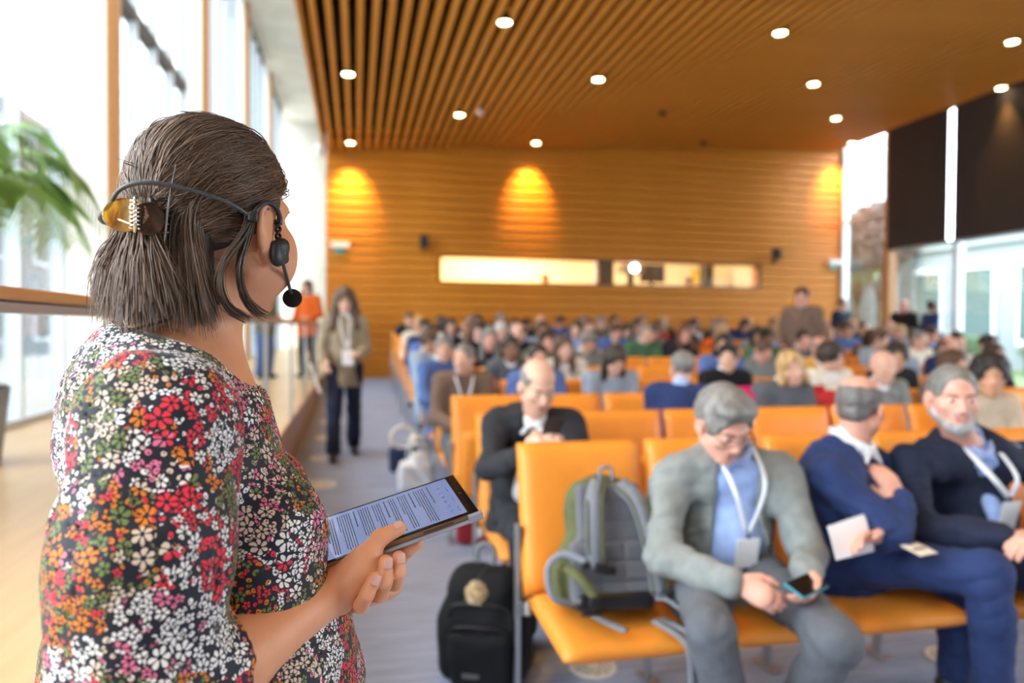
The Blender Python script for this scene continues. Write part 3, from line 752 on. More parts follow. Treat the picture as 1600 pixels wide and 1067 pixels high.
skin_upper(f); EAR_DZ = -0.014
A_, S_, B_, S2_, EA_, ES_ = head_prims(WH, RW, 1.0)
for p, k in A_: f.add(p, k=k)
for p, k in S_: f.sub(p, k=k)
for p, k in B_: f.add(p, k=k)
for p, k in S2_: f.sub(p, k=k)
A_, S_, B_, S2_, EA_, ES_ = head_prims(WH+np.array([0, 0, EAR_DZ])+WR*0.002, RW, 1.0)
for p, k in EA_: f.add(p, k=k)
for p, k in ES_: f.sub(p, k=k)
f.add(ell(hp(0.046, 0.045, -0.050), (0.030, 0.034, 0.034)), k=0.025)     # full cheek
# ear with rim and lobe, standing off the head
for pts, r in (([(0.074, 0.012, -0.004), (0.081, 0.004, 0.022), (0.086, -0.014, 0.028), (0.088, -0.026, 0.014), (0.085, -0.024, -0.008), (0.080, -0.012, -0.026), (0.076, -0.002, -0.036)], 0.0042),):
    q = [hp(p[0]+0.002, p[1]-0.004, p[2]+EAR_DZ) for p in spline_pts(pts, 16)]
    for i in range(15): f.add(cap(q[i], q[i+1], r), k=0.003)
f.add(ell(hp(0.080, -0.003, -0.036+EAR_DZ), (0.006, 0.008, 0.009)), k=0.004)
V1, Q1 = surface_nets(f.F, f.lo, f.h); V1 = smooth_v(V1, Q1, 1)
RS, RE, RWR = np.array([-0.060, -0.170, 1.355]), np.array([-0.066, -0.222, 1.095]), np.array([0.126, -0.090, 1.140])
LS, LE, LWR = np.array([-0.050, 0.170, 1.355]), np.array([-0.040, 0.245, 1.105]), np.array([0.125, 0.065, 1.105])
TB, TA = np.array([0.304, -0.123, 1.227]), np.array([0.308, -0.015, 1.248])
TD = np.array([0.106, -0.101, 1.174])
tl = nrm(TB-TD); ts = TA-TB; ts = nrm(ts-tl*(ts @ tl)); tn = np.cross(tl, ts)      # tablet axes: along, across, up
tn = tn if tn[2] > 0 else -tn
tp = lambda l, s_, n: TB-tl*l+ts*s_+tn*n      # l from the far right end, s_ from the near edge, n above the glass
# right arm and hand
f = Field((-0.16, -0.32, 0.98), (0.36, 0.05, 1.30), 0.0024)
f.add(cap(RS, RE, 0.050, 0.045), k=0.0); mid = RE+(RWR-RE)*0.35
f.add(cap(RE, mid, 0.045, 0.0445), cap(mid, RWR, 0.0445, 0.027), k=0.012)
f.add(fcap(RWR, RWR+(RWR-RE)*0.10, 0.028, 0.028, (0.2, -0.3, 0.9), 0.9), k=0.012)
kn = tp(0.118, 0.028, -0.034)                                            # knuckles under the near edge
f.add(fcap(RWR+np.array([0.012, 0.0, 0.002]), kn, 0.031, 0.026, tn, 0.72), k=0.014)
tmc, tm, ti, tt = RWR+np.array([0.012, -0.010, 0.014]), tp(0.152, -0.008, -0.006), tp(0.127, 0.001, 0.0085), tp(0.101, 0.005, 0.0095)
f.add(cap(tmc, tm, 0.021, 0.0155), k=0.014); f.add(cap(tm, ti, 0.0145, 0.0105), k=0.006); f.add(cap(ti, tt, 0.0108, 0.0086), k=0.004)
f.add(ell(tm+np.array([0.004, 0.0, -0.016]), (0.026, 0.018, 0.018)), k=0.016)
for i, (l0, ln) in enumerate(((0.110, 0.062), (0.124, 0.066), (0.140, 0.060), (0.156, 0.046))):
    b0 = tp(l0+0.012, 0.028, -0.032); add_finger(f, [b0, tp(l0-0.014, 0.040, -0.021), tp(l0-0.018, 0.040+ln*0.55, -0.020), tp(l0-0.016, 0.040+ln*0.95, -0.019)], 0.0098, 0.0078)
add_finger(f, [tp(0.118, 0.022, -0.030), tp(0.098, 0.010, -0.026), tp(0.084, 0.009, -0.021)], 0.0100, 0.0078)      # index along the edge
V2, Q2 = surface_nets(f.F, f.lo, f.h); V2 = smooth_v(V2, Q2, 1)
# left arm and hand (cradling the right hand from below, finger tips curling up on the near side)
f = Field((-0.12, -0.20, 1.00), (0.36, 0.33, 1.30), 0.0024)
f.add(cap(LS, LE, 0.050, 0.045), k=0.0); f.add(cap(LE, LWR, 0.045, 0.027), k=0.012)
pc = np.array([0.168, -0.030, 1.100])
f.add(fcap(LWR, pc+np.array([-0.012, 0.03, 0]), 0.030, 0.034, (0.1, 0, 1), 0.55), fcap(pc+np.array([-0.032, -0.005, 0.000]), pc+np.array([0.030, -0.005, 0.012]), 0.032, 0.030, (0, 0, 1), 0.45), k=0.014)
nails = []
for r, ch in ((0.0090, [(0.193, -0.035, 1.114), (0.195, -0.075, 1.132), (0.197, -0.114, 1.145), (0.198, -0.1265, 1.162), (0.199, -0.1240, 1.180)]),
              (0.0096, [(0.176, -0.035, 1.107), (0.176, -0.075, 1.121), (0.178, -0.119, 1.136), (0.1795, -0.1335, 1.156), (0.181, -0.1310, 1.179)]),
              (0.0092, [(0.158, -0.035, 1.102), (0.156, -0.075, 1.112), (0.154, -0.122, 1.128), (0.157, -0.1385, 1.146), (0.166, -0.1370, 1.163)]),
              (0.0080, [(0.145, -0.030, 1.098), (0.138, -0.050, 1.102), (0.130, -0.072, 1.107), (0.138, -0.088, 1.114), (0.151, -0.088, 1.121)])):
    ch = [np.array(c) for c in ch]; add_finger(f, ch, r*1.12, r*0.92); nails.append((ch[-1], nrm(ch[-1]-ch[-2]), r))
f.add(cap(LWR+np.array([0.02, -0.01, 0.0]), np.array([0.205, 0.040, 1.120]), 0.018, 0.013), cap(np.array([0.205, 0.040, 1.120]), np.array([0.240, 0.018, 1.150]), 0.012, 0.009), k=0.012)   # left thumb, far side
V3, Q3 = surface_nets(f.F, f.lo, f.h); V3 = smooth_v(V3, Q3, 1)
# legs (coarse; below the frame)
f = Field((-0.24, -0.26, -0.01), (0.24, 0.26, 1.02), 0.010)
f.add(ell((-0.015, 0, 0.92), (0.15, 0.18, 0.16)), k=0.02)
for s in (-1, 1): f.add(cap((-0.02, s*0.095, 0.86), (-0.005, s*0.10, 0.47), 0.085, 0.056), cap((-0.005, s*0.10, 0.47), (-0.03, s*0.10, 0.07), 0.055, 0.036), k=0.03)
for s in (-1, 1): f.add(cap((-0.05, s*0.10, 0.045), (0.12, s*0.115, 0.035), 0.033, 0.028), k=0.02)
V4, Q4 = surface_nets(f.F, f.lo, f.h); V4 = smooth_v(V4, Q4, 1)
link('body', merge_meshes('body', [(V1, Q1), (V2, Q2), (V3, Q3), (V4, Q4)], M_skin_w), woman)
# nails
M_nail = mat('finger nail', (0.72, 0.40, 0.32), 0.25)
def nail(name, c, d, up, r):
    d = nrm(d); up = nrm(up-d*(up @ d)); x = np.cross(d, up); V = []; n, k = 6, 6
    for i in range(n+1):
        for j in range(k+1):
            u = -1+2*i/n; w = -1+2*j/k; ww = w*math.sqrt(max(0.0, 1-0.55*max(0, u)**2-0.25*max(0, -u)**2))*0.62
            V.append(c+d*(u*r*0.72)+x*(ww*r*1.0)+up*(r*0.93*math.sqrt(max(0, 1-(ww*0.95)**2))+0.0006-0.08*r*u*u))
    F = [(i*(k+1)+j, (i+1)*(k+1)+j, (i+1)*(k+1)+j+1, i*(k+1)+j+1) for i in range(n) for j in range(k)]
    me = raw_mesh(name, V, F); o = link(name, me, woman, None, None, M_nail)
    sm = o.modifiers.new('thickness', 'SOLIDIFY'); sm.thickness = 0.0008; return o
for t, d, r in nails: nail('finger_nail', t, d, np.array([0.15, -1.0, 0.25]), r)
nail('thumb_nail', tt-nrm(tt-ti)*0.001, tt-ti, tn+np.array([0.0, -0.5, 0.2]), 0.0088)

# --- floral print
def floral_mat():
    m = bpy.data.materials.new('floral print cotton'); m.use_nodes = True; n, l = nodes_of(m); b = n['Principled BSDF']
    def val(x): 
        v = n.new('ShaderNodeValue'); v.outputs[0].default_value = x; return v.outputs[0]
    def ma(op, a, b_=None, c=None):
        q = n.new('ShaderNodeMath'); q.operation = op
        for i, x in enumerate((a, b_, c)):
            if x is None: continue
            if isinstance(x, (int, float)): q.inputs[i].default_value = x
            else: l.new(x, q.inputs[i])
        return q.outputs[0]
    def vm(op, a, b_=None, out=0):
        q = n.new('ShaderNodeVectorMath'); q.operation = op
        for i, x in enumerate((a, b_)):
            if x is None: continue
            if isinstance(x, tuple): q.inputs[i].default_value = x
            elif isinstance(x, (int, float)): q.inputs['Scale'].default_value = x
            else: l.new(x, q.inputs[i])
        return q.outputs[out]
    def mixc(f, a, b_):
        q = n.new('ShaderNodeMix'); q.data_type = 'RGBA'
        if isinstance(f, (int, float)): q.inputs[0].default_value = f
        else: l.new(f, q.inputs[0])
        for i, x in ((6, a), (7, b_)):
            if isinstance(x, tuple): q.inputs[i].default_value = (*x, 1)
            else: l.new(x, q.inputs[i])
        return q.outputs[2]
    tc = n.new('ShaderNodeTexCoord'); P = tc.outputs['Object']; N = tc.outputs['Normal']
    nz = n.new('ShaderNodeTexNoise'); nz.inputs['Scale'].default_value = 45; l.new(P, nz.inputs['Vector'])
    wob = vm('SCALE', vm('SUBTRACT', nz.outputs['Color'], (0.5, 0.5, 0.5)), 0.009)
    P2 = vm('ADD', P, wob)
    t1 = vm('NORMALIZE', vm('CROSS_PRODUCT', N, (0.35, 0.25, 0.90))); t2 = vm('CROSS_PRODUCT', N, t1)
    def palette(fac):
        r = n.new('ShaderNodeValToRGB'); r.color_ramp.interpolation = 'CONSTANT'; e = r.color_ramp.elements
        cols = [(0.0, (0.86, 0.84, 0.82)), (0.31, (0.80, 0.03, 0.055)), (0.49, (0.72, 0.20, 0.01)), (0.62, (0.16, 0.21, 0.055)), (0.75, (0.70, 0.55, 0.43)), (0.92, (0.75, 0.17, 0.30))]
        e[0].position, e[0].color = 0.0, (*cols[0][1], 1); e[1].position, e[1].color = cols[1][0], (*cols[1][1], 1)
        for p, c in cols[2:]:
            q = e.new(p); q.color = (*c, 1)
        l.new(fac, r.inputs[0]); return r.outputs[0]
    # regions of one colour, a few centimetres wide
    vr = n.new('ShaderNodeTexVoronoi'); vr.inputs['Scale'].default_value = 19; l.new(vm('ADD', vm('ADD', P, (0.37, 0.12, 0.05)), vm('SCALE', vm('SUBTRACT', nz.outputs['Color'], (0.5, 0.5, 0.5)), 0.03)), vr.inputs['Vector'])
    reg = n.new('ShaderNodeSeparateColor'); l.new(vr.outputs['Color'], reg.inputs[0])
    def layer(scale, off, rmax, lobes, gap, keep, jitter):
        sc = vm('ADD', vm('SCALE', P2, scale), off)
        v = n.new('ShaderNodeTexVoronoi'); v.inputs['Scale'].default_value = 1.0; v.inputs['Randomness'].default_value = 0.8; l.new(sc, v.inputs['Vector'])
        d = vm('SUBTRACT', sc, v.outputs['Position'])
        x = vm('DOT_PRODUCT', d, t1, 1); y = vm('DOT_PRODUCT', d, t2, 1)
        s = n.new('ShaderNodeSeparateColor'); l.new(v.outputs['Color'], s.inputs[0])
        th = ma('ADD', ma('ARCTAN2', y, x), ma('MULTIPLY', s.outputs[0], 6.28))
        r = ma('SQRT', ma('ADD', ma('MULTIPLY', x, x), ma('MULTIPLY', y, y)))
        c = ma('ABSOLUTE', ma('COSINE', ma('MULTIPLY', th, lobes/2.0)))
        R = ma('MULTIPLY', ma('MULTIPLY_ADD', s.outputs[1], 0.35, 0.75), rmax)
        petal = ma('MULTIPLY', R, ma('MULTIPLY_ADD', ma('POWER', c, 0.6), 0.70, 0.30))
        inside = ma('LESS_THAN', r, petal); gapm = ma('GREATER_THAN', c, ma('ADD', gap, ma('MULTIPLY', ma('DIVIDE', r, R), -0.12)))
        core = ma('GREATER_THAN', r, ma('MULTIPLY', R, 0.26))
        keepm = ma('LESS_THAN', s.outputs[2], keep)
        mask = ma('MULTIPLY', ma('MULTIPLY', inside, gapm), ma('MULTIPLY', core, keepm))
        halo = ma('MULTIPLY', ma('LESS_THAN', r, ma('MULTIPLY', R, 1.12)), keepm)
        fac = ma('FRACT', ma('ADD', reg.outputs[0], ma('MULTIPLY', ma('SUBTRACT', s.outputs[1], 0.5), jitter)))
        return mask, halo, palette(fac)
    bg = (0.010, 0.011, 0.020)
    m1, h1, c1 = layer(125, (3.1, 1.7, 0.4), 0.44, 1, -1.0, 0.75, 0.30)      # loose single petals
    m2, h2, c2 = layer(90, (0.3, 7.7, 2.4), 0.50, 5, 0.50, 0.50, 0.32)       # small five-petalled flowers
    m3, h3, c3 = layer(54, (5.3, 0.9, 6.1), 0.50, 6, 0.54, 0.52, 0.22)       # large flowers
    col = mixc(m1, bg, c1)
    col = mixc(h2, col, bg); col = mixc(m2, col, c2)
    col = mixc(h3, col, bg); col = mixc(m3, col, c3)
    l.new(col, b.inputs['Base Color']); b.inputs['Roughness'].default_value = 0.62; b.inputs['Specular IOR Level'].default_value = 0.3
    b.inputs['Sheen Weight'].default_value = 0.15
    t = n.new('ShaderNodeTexNoise'); t.inputs['Scale'].default_value = 700; l.new(P, t.inputs['Vector'])
    bp = n.new('ShaderNodeBump'); bp.inputs['Strength'].default_value = 0.08; bp.inputs['Distance'].default_value = 0.002; l.new(t.outputs['Fac'], bp.inputs['Height']); l.new(bp.outputs[0], b.inputs['Normal'])
    return m
M_floral = floral_mat()
def blouse_torso(f, off):
    skin_upper(f, off)
    f.add(ell((-0.005, 0, 1.00), (0.156+off, 0.190+off, 0.20+off)), k=0.06)
    f.add(fcap((-0.010, 0, 0.98), (-0.012, 0, 0.72), 0.172+off, 0.205+off, (1, 0, 0), 0.90), k=0.06)
TOP = HZ-0.10
f = Field((-0.27, -0.34, 0.66), (0.26, 0.34, TOP), 0.0042)
blouse_torso(f, 0.010)
f.noise(0.0016, 34, 3); f.noise(0.0009, 75, 5)
for (a, b2, r) in (((0.05, -0.14, 1.24), (0.10, -0.05, 1.10), 0.003), ((0.00, -0.16, 1.17), (0.11, -0.08, 1.06), 0.003), ((0.07, -0.10, 1.33), (0.115, -0.045, 1.26), 0.003), ((0.12, 0.02, 1.12), (0.16, -0.02, 0.98), 0.003)):
    f.sub(cap(a, b2, r), k=0.012)
f.F = np.maximum(f.F, -(f.F+0.0060))
f.F[:, :, :2] = 1.0
# neckline: rounded opening with a short V slit in front
f.sub(fcap((-0.030, 0, 1.60), (-0.030, 0, 1.462), 0.12, 0.082, (0, 1, 0), 1.42), k=0.004)
f.sub(fcap((-0.026, 0, 1.475), (0.006, 0, 1.422), 0.080, 0.066, (0, 1, 0), 1.46), k=0.004)
f.sub(cap((0.035, 0, 1.425), (0.066, -0.018, 1.40), 0.044, 0.040), k=0.004); f.sub(cap((0.066, -0.020, 1.40), (0.090, -0.030, 1.310), 0.042, 0.008), k=0.004)
Vb, Qb = surface_nets(f.F, f.lo, f.h); Vb = smooth_v(Vb, Qb, 2); me = raw_mesh('blouse', Vb, Qb); me.materials.append(M_floral)
blouse = link('blouse', me, woman)
def sleeve(S, E, Wr, sgn, seed, end):
    f = Field(np.minimum(S, E)-np.array([0.13, 0.12, 0.12]), np.maximum(S, E)+np.array([0.15, 0.12, 0.14]), 0.0040)
    def vol(f, o):
        f.add(cap(S+np.array([0.004, -sgn*0.020, 0.004]), S*0.55+E*0.45+np.array([-0.010, sgn*0.004, 0]), 0.072+o, 0.076+o), k=0.0)
        f.add(cap(S*0.55+E*0.45+np.array([-0.010, sgn*0.004, 0]), E+np.array([-0.012, 0, -0.004]), 0.076+o, 0.070+o), k=0.03)
        f.add(cap(E+np.array([-0.012, 0, -0.004]), E+nrm(Wr-E)*0.075, 0.070+o, 0.061+o), k=0.03)
        f.add(cap(S+np.array([0.030, -sgn*0.035, -0.060]), S+np.array([0.0, -sgn*0.055, -0.02]), 0.050+o, 0.060+o), k=0.03)
        f.add(cap(S+np.array([0.0, -sgn*0.075, 0.032]), S+np.array([0, -sgn*0.02, 0.008]), 0.052+o, 0.070+o), k=0.03)
    vol(f, 0.0); f.noise(0.0022, 40, seed); f.noise(0.0010, 85, seed+1)
    d = nrm(Wr-E)
    for (u, v, r) in (((0.02, 0.05, 0.03), (0.055, 0.06, -0.05), 0.010), ((-0.06, 0.055, 0.06), (-0.07, 0.02, -0.05), 0.008), ((0.03, 0.06, 0.09), (0.06, 0.04, 0.03), 0.007)):
        f.sub(cap(E+np.array([u[0], sgn*u[1], u[2]]), E+np.array([v[0], sgn*v[1], v[2]]), r), k=0.025)
    f.F = np.maximum(f.F, -(f.F+0.0060))
    f.sub(half(E+d*end, -nrm(d*np.array([1, 1, 0])+np.array([0, 0, -0.15])), (-9, -9, -9), (9, 9, 9)), k=0.003)
    V, Q = surface_nets(f.F, f.lo, f.h); V = smooth_v(V, Q, 2); me = raw_mesh('sleeve', V, Q); me.materials.append(M_floral)
    return link('sleeve', me, blouse)
sleeve(RS, RE, RWR, -1, 11, 0.074); sleeve(LS, LE, LWR, 1, 21, 0.074)
# trousers and shoes
M_trous_w = mat('black trousers', (0.016, 0.016, 0.02), 0.8, bump=0.1, bscale=200)
f = Field((-0.24, -0.27, 0.02), (0.24, 0.27, 1.02), 0.010)
f.add(ell((-0.015, 0, 0.92), (0.165, 0.195, 0.15)), k=0.02)
for s in (-1, 1): f.add(cap((-0.02, s*0.098, 0.86), (-0.005, s*0.105, 0.47), 0.098, 0.075), cap((-0.005, s*0.105, 0.47), (-0.03, s*0.105, 0.08), 0.075, 0.068), k=0.03)
me, _, _ = f.mesh('trousers', 2); me.materials.append(M_trous_w); link('trousers', me, woman)
M_shoe = mat('black shoe leather', (0.02, 0.018, 0.017), 0.35)
for s in (-1, 1):
    f = Field((-0.12, s*0.11-0.08, -0.005), (0.2, s*0.11+0.08, 0.13), 0.006)
    f.add(cap((-0.055, s*0.10, 0.048), (0.13, s*0.118, 0.036), 0.044, 0.036), k=0.02); f.F[:, :, :1] = 1
    me, _, _ = f.mesh('shoe', 1); me.materials.append(M_shoe); link('shoe', me, woman)

# --- hair: dark scalp volume plus individual strands swept to the clip
def strand_mesh(name, paths, r0, taper=0.35, seed=0, tone=None):
    """paths (n, k, 3) -> one mesh of three-sided tubes with a per-strand tone attribute"""
    P = np.asarray(paths, float); n, k, _ = P.shape
    T = np.gradient(P, axis=1); T /= np.linalg.norm(T, axis=2, keepdims=True)+1e-12
    ref = np.array([0.3, -0.5, 0.81]); A = np.cross(T, ref); A /= np.linalg.norm(A, axis=2, keepdims=True)+1e-12; B = np.cross(T, A)
    t = np.linspace(0, 1, k); rr = r0*(1-(1-taper)*np.clip((t-0.55)/0.45, 0, 1)**1.5)*np.clip(t*8+0.5, 0, 1)
    R = np.random.RandomState(seed); rs = R.uniform(0.7, 1.3, n)
    ring = np.stack([P+(math.cos(a)*A+math.sin(a)*B)*(rr[None, :, None]*rs[:, None, None]) for a in (0, 2*PI/3, 4*PI/3)], 2)
    V = ring.reshape(-1, 3)
    s_ = (np.arange(n)*k*3)[:, None, None]; i = (np.arange(k-1)*3)[None, :, None]; j = np.arange(3)[None, None, :]; j2 = (j+1) % 3
    F = np.stack([s_+i+j, s_+i+j2, s_+i+3+j2, s_+i+3+j], -1).reshape(-1, 4)
    me = raw_mesh(name, V, F)
    tone = R.uniform(0, 1, n) if tone is None else tone
    at = me.attributes.new('tone', 'FLOAT', 'POINT'); at.data.foreach_set('value', np.repeat(tone, k*3).astype(np.float32))
    return me
def hair_mat(name, dark, light, rough=0.38):
    m = mat(name, dark, rough, spec=0.55); n, l = nodes_of(m); b = n['Principled BSDF']
    a = n.new('ShaderNodeAttribute'); a.attribute_name = 'tone'; r = n.new('ShaderNodeValToRGB'); e = r.color_ramp.elements
    e[0].color = (*dark, 1); e[1].color = (*light, 1); l.new(a.outputs['Fac'], r.inputs[0]); l.new(r.outputs[0], b.inputs['Base Color']); return m
M_hair_w = hair_mat('brown hair strands', (0.042, 0.021, 0.012), (0.27, 0.165, 0.105), 0.33)
M_hair_base = mat('brown hair shade', (0.030, 0.017, 0.011), 0.55)
HC = np.array([0, -0.010, 0.027]); HRad = np.array([0.0765, 0.0920, 0.0870])
f = Field(np.minimum(hp(-0.13, -0.2, 0), hp(0.13, 0.16, 0))-np.array([0.1, 0.1, 0.16]), np.maximum(hp(0.13, -0.2, 0), hp(-0.13, 0.16, 0))+np.array([0.1, 0.1, 0.15]), 0.005)
hl = lambda p, r: ell(hp(*p), r, RW)
f.add(hl(tuple(HC), HRad), k=0.0)
f.sub(hl((0, 0.105, -0.045), (0.082, 0.090, 0.092)), k=0.01)                    # face
f.sub(half(hp(0, 0, -0.030), nrm(RW @ np.array([0, -0.45, 1.0])), (-9, -9, -9), (9, 9, 9)), k=0.01)
f.add(hl((0, -0.090, -0.050), (0.036, 0.024, 0.060)), k=0.02)                   # tail core
f.add(hl((0, -0.080, -0.030), (0.040, 0.022, 0.040)), k=0.02)
f.add(hl((0.044, -0.070, -0.065), (0.010, 0.014, 0.045)), hl((-0.044, -0.070, -0.065), (0.010, 0.014, 0.045)), k=0.015)
Vh, Qh = surface_nets(f.F, f.lo, f.h); Vh = smooth_v(Vh, Qh, 2); me = raw_mesh('hair', Vh, Qh); me.materials.append(M_hair_base)
hair = link('hair', me, woman)
R_ = np.random.RandomState(5)
G = np.array([0.0, -0.108, -0.012])                     # where the clip gathers the hair (head frame)
def on_skull(d, lift):
    d = d/np.linalg.norm(d, axis=-1, keepdims=True); return HC+d*(HRad+lift[..., None])
K = 16; tt_ = np.linspace(0, 1, K)
# clumps give the combed look
def swept(n, roots, seed):
    R = np.random.RandomState(seed); paths = []; tones = []
    for r0 in roots:
        d0 = (r0-HC)/HRad; d0 /= np.linalg.norm(d0); g = (G-HC)/HRad; g /= np.linalg.norm(g)
        ct = R.normal(0, 1, 3)*0.035; gz = R.normal(0, 1); ctone = R.uniform(0, 1); clift = R.uniform(0.000, 0.006)
        for q in range(n):
            j = R.normal(0, 1, 3)*0.030
            a = d0+ct+j; a /= np.linalg.norm(a)
            ge = g+np.array([R.normal(0, 0.10), 0, R.normal(0, 0.16)+gz*0.06]); ge /= np.linalg.norm(ge)
            om = math.acos(np.clip(a @ ge, -1, 1)); so = math.sin(om)+1e-6
            d = (np.sin((1-tt_)*om)/so)[:, None]*a+(np.sin(tt_*om)/so)[:, None]*ge
            # sides droop a little before they turn into the clip
            d = d+np.array([0, 0, -0.05])*np.sin(PI*tt_)[:, None]**1.5*(1-abs(a[2]))
            lift = 0.001+clift*0.7+0.006*np.sin(PI*np.clip(tt_, 0, 1))+R.uniform(0, 0.003)
            if R.rand() < 0.03: lift = lift+0.006*np.sin(PI*tt_)*R.rand()
            pp = on_skull(d, lift)
            if ((pp[:, 1] > -0.047) & (pp[:, 1] < 0.03) & (pp[:, 2] < 0.008) & (abs(pp[:, 0]) > 0.05)).any(): continue
            paths.append(pp); tones.append(np.clip(ctone*0.6+R.uniform(0, 0.4), 0, 1))
    return paths, tones
roots = []
for i in range(420):
    az = R_.uniform(-PI, PI); el = math.asin(R_.uniform(-0.05, 1.0)); d = np.array([math.sin(az)*math.cos(el), math.cos(az)*math.cos(el), math.sin(el)])
    p = HC+d*HRad
    if p[1] < -0.085 and p[2] < 0.05: continue
    if (p[0]/0.083)**2+((p[1]-0.105)/0.088)**2+((p[2]+0.045)/0.090)**2 < 1.0: continue
    if p[2] < 0.020 and p[1] > -0.045: continue
    roots.append(p)
for i in range(90):                                        # dense front hairline and temples
    t = R_.uniform(-1, 1); a = t*1.25
    d = np.array([math.sin(a), math.cos(a), 0.74-0.40*abs(t)]); p = HC+d/np.linalg.norm(d)*HRad; roots.append(p)
pa, to = swept(11, roots, 3)
# lower layer: from above and behind the ear back around the head, then down to the nape
for i in range(110):
    s_ = 1 if i % 2 else -1
    hy = R_.uniform(-0.062, -0.036); hz_ = R_.uniform(-0.040, 0.045)
    if hy > -0.046 and hz_ < 0.018: hy -= 0.014
    d = np.array([s_*0.075, hy+0.010, hz_-0.027]); r0 = HC+HRad*d/np.linalg.norm(d/HRad)/HRad*1.0 if False else HC+d/np.linalg.norm(d/HRad)*1.035
    q_ = R_.uniform(0, 1); xe = s_*(0.026+0.034*q_); ye = -0.098+0.026*q_+R_.uniform(-0.006, 0.006); ze = R_.uniform(-0.126, -0.098)
    bul = R_.uniform(0, 1); ctone = R_.uniform(0, 1); bk2 = R_.uniform(-0.104, -0.086); dz2 = R_.uniform(0.012, 0.030)
    for q in range(30):
        jr = R_.normal(0, 1, 3)*0.0040; je = R_.normal(0, 1, 3)*np.array([0.004, 0.005, 0.008])
        p0 = r0+jr; p3 = np.array([xe, ye, ze])+je
        d1 = np.array([s_*(0.062), bk2*0.80+0.010, p0[2]-0.4*dz2-0.027]); p1 = HC+d1/np.linalg.norm(d1/HRad)*(1.075+0.05*bul)+jr*0.6
        d2 = np.array([s_*(0.030+0.022*q_), bk2+0.010, p0[2]*0.6-dz2-0.045]); p2 = HC+d2/np.linalg.norm(d2/HRad)*(1.10+0.06*bul)+jr*0.4+je*0.3
        pa.append(spline_pts([p0, p1, p2, p2*0.35+p3*0.65+np.array([s_*0.003, -0.006, 0.0]), p3], K)); to.append(np.clip(ctone*0.5+R_.uniform(0, 0.5), 0, 1))
# the tail fanning out below the clip
for i in range(120):
    u = R_.normal(0, 0.29); w = R_.uniform(-1, 1); ctone = R_.uniform(0, 1)
    e0 = np.array([0.056*u*1.4, -0.104-0.030*R_.rand()-0.006*(1-abs(u)), -0.096-0.032*R_.rand()+0.014*abs(u)])
    for q in range(24):
        p0 = G+np.array([0.022*u, 0.012*w, 0.012])+R_.normal(0, 1, 3)*0.004; e = e0+R_.normal(0, 1, 3)*np.array([0.007, 0.007, 0.010])
        m1 = p0*0.74+e*0.26+np.array([0, -0.004, -0.004]); m2 = p0*0.36+e*0.64+np.array([0.006*u, -0.008, 0.000])
        pa.append(spline_pts([p0, m1, m2, e], K)); to.append(np.clip(ctone*0.5+R_.uniform(0, 0.5)+0.05, 0, 1))
# two loose locks before the ear, some stray hairs
def lock(pts, n, spread, endspread):
    for q in range(n):
        j = R_.normal(0, 1, 3)*spread; je = R_.normal(0, 1, 3)*endspread
        P = [np.array(p)+j*(1-k/(len(pts)-1))+je*(k/(len(pts)-1)) for k, p in enumerate(pts)]
        pa.append(spline_pts(P, K)); to.append(R_.uniform(0, 0.45))
lock([(0.081, -0.036, 0.010), (0.083, -0.046, -0.020), (0.075, -0.072, -0.058), (0.071, -0.076, -0.086), (0.071, -0.062, -0.110), (0.069, -0.028, -0.122)], 70, 0.0026, 0.0036)
lock([(0.082, -0.036, 0.010), (0.084, -0.044, -0.024), (0.082, -0.056, -0.066), (0.079, -0.046, -0.096), (0.074, -0.020, -0.112), (0.070, 0.002, -0.119)], 55, 0.0022, 0.0034)
for i in range(36):
    d = R_.normal(0, 1, 3); d[2] = abs(d[2]); d /= np.linalg.norm(d); p = HC+d*(HRad+0.009); e = p+np.array([R_.normal(0, 0.008), -0.03*R_.rand(), R_.normal(0, 0.006)])+d*0.004*R_.rand()
    if p[1] > 0.07 and p[2] < 0.05: continue
    if p[1] > 0.02 and p[2] < 0.04: continue
    pa.append(spline_pts([p, (p+e)/2+d*0.002, e], K)); to.append(0.8)
pw = np.asarray(pa) @ RW.T+WH
me = strand_mesh('hair_strands', pw, 0.00062, 0.35, 9, np.array(to)); me.materials.append(M_hair_w)
o = link('hair_strands', me, hair); o['kind'] = 'stuff'
# ------------------------------------------------------------------ headset, hair clip, tablet
def wpt(p): return np.array([_ca*p[0]-_sa*p[1]+W_ORG[0], _sa*p[0]+_ca*p[1]+W_ORG[1], p[2]])
def hw(*p): return hp(*p)
def at_woman(name, label, cat):
    o = empty(name, tuple(W_ORG), label, cat, None, W_ROT); return o
hs = at_woman('headset_microphone', 'black behind-the-neck headset microphone worn on the woman\'s ear', 'microphone')
M_wire = mat('dark grey headset wire', (0.055, 0.058, 0.065), 0.35); M_foam = mat('black foam', (0.008, 0.008, 0.009), 0.95, bump=0.8, bscale=900)
band = [hw(-0.088, -0.020, 0.000), hw(-0.080, -0.080, -0.012), hw(-0.045, -0.128, -0.014), hw(-0.014, -0.143, -0.004), hw(0.006, -0.146, 0.012), hw(0.030, -0.136, 0.019), hw(0.060, -0.106, 0.015), hw(0.081, -0.074, 0.006), hw(0.089, -0.048, -0.005), hw(0.089, -0.038, -0.006)]
tube('band', band, 0.0024, M_wire, hs, 60, 10)
tube('ear_hook', [hw(0.089, -0.044, -0.006), hw(0.092, -0.036, 0.006), hw(0.093, -0.022, 0.014), hw(0.092, -0.006, 0.011), hw(0.090, 0.004, 0.002), hw(0.089, 0.005, -0.008)], [0.0036, 0.0032, 0.003, 0.003, 0.0035], M_black, hs, 30, 10)
bm = bmesh.new(); add_box(bm, tuple(hw(0.090, -0.044, -0.006)), (0.012, 0.014, 0.013), None, 0.003, 2); link('clamp', bm_mesh('clamp', bm, True), hs, None, None, M_black)
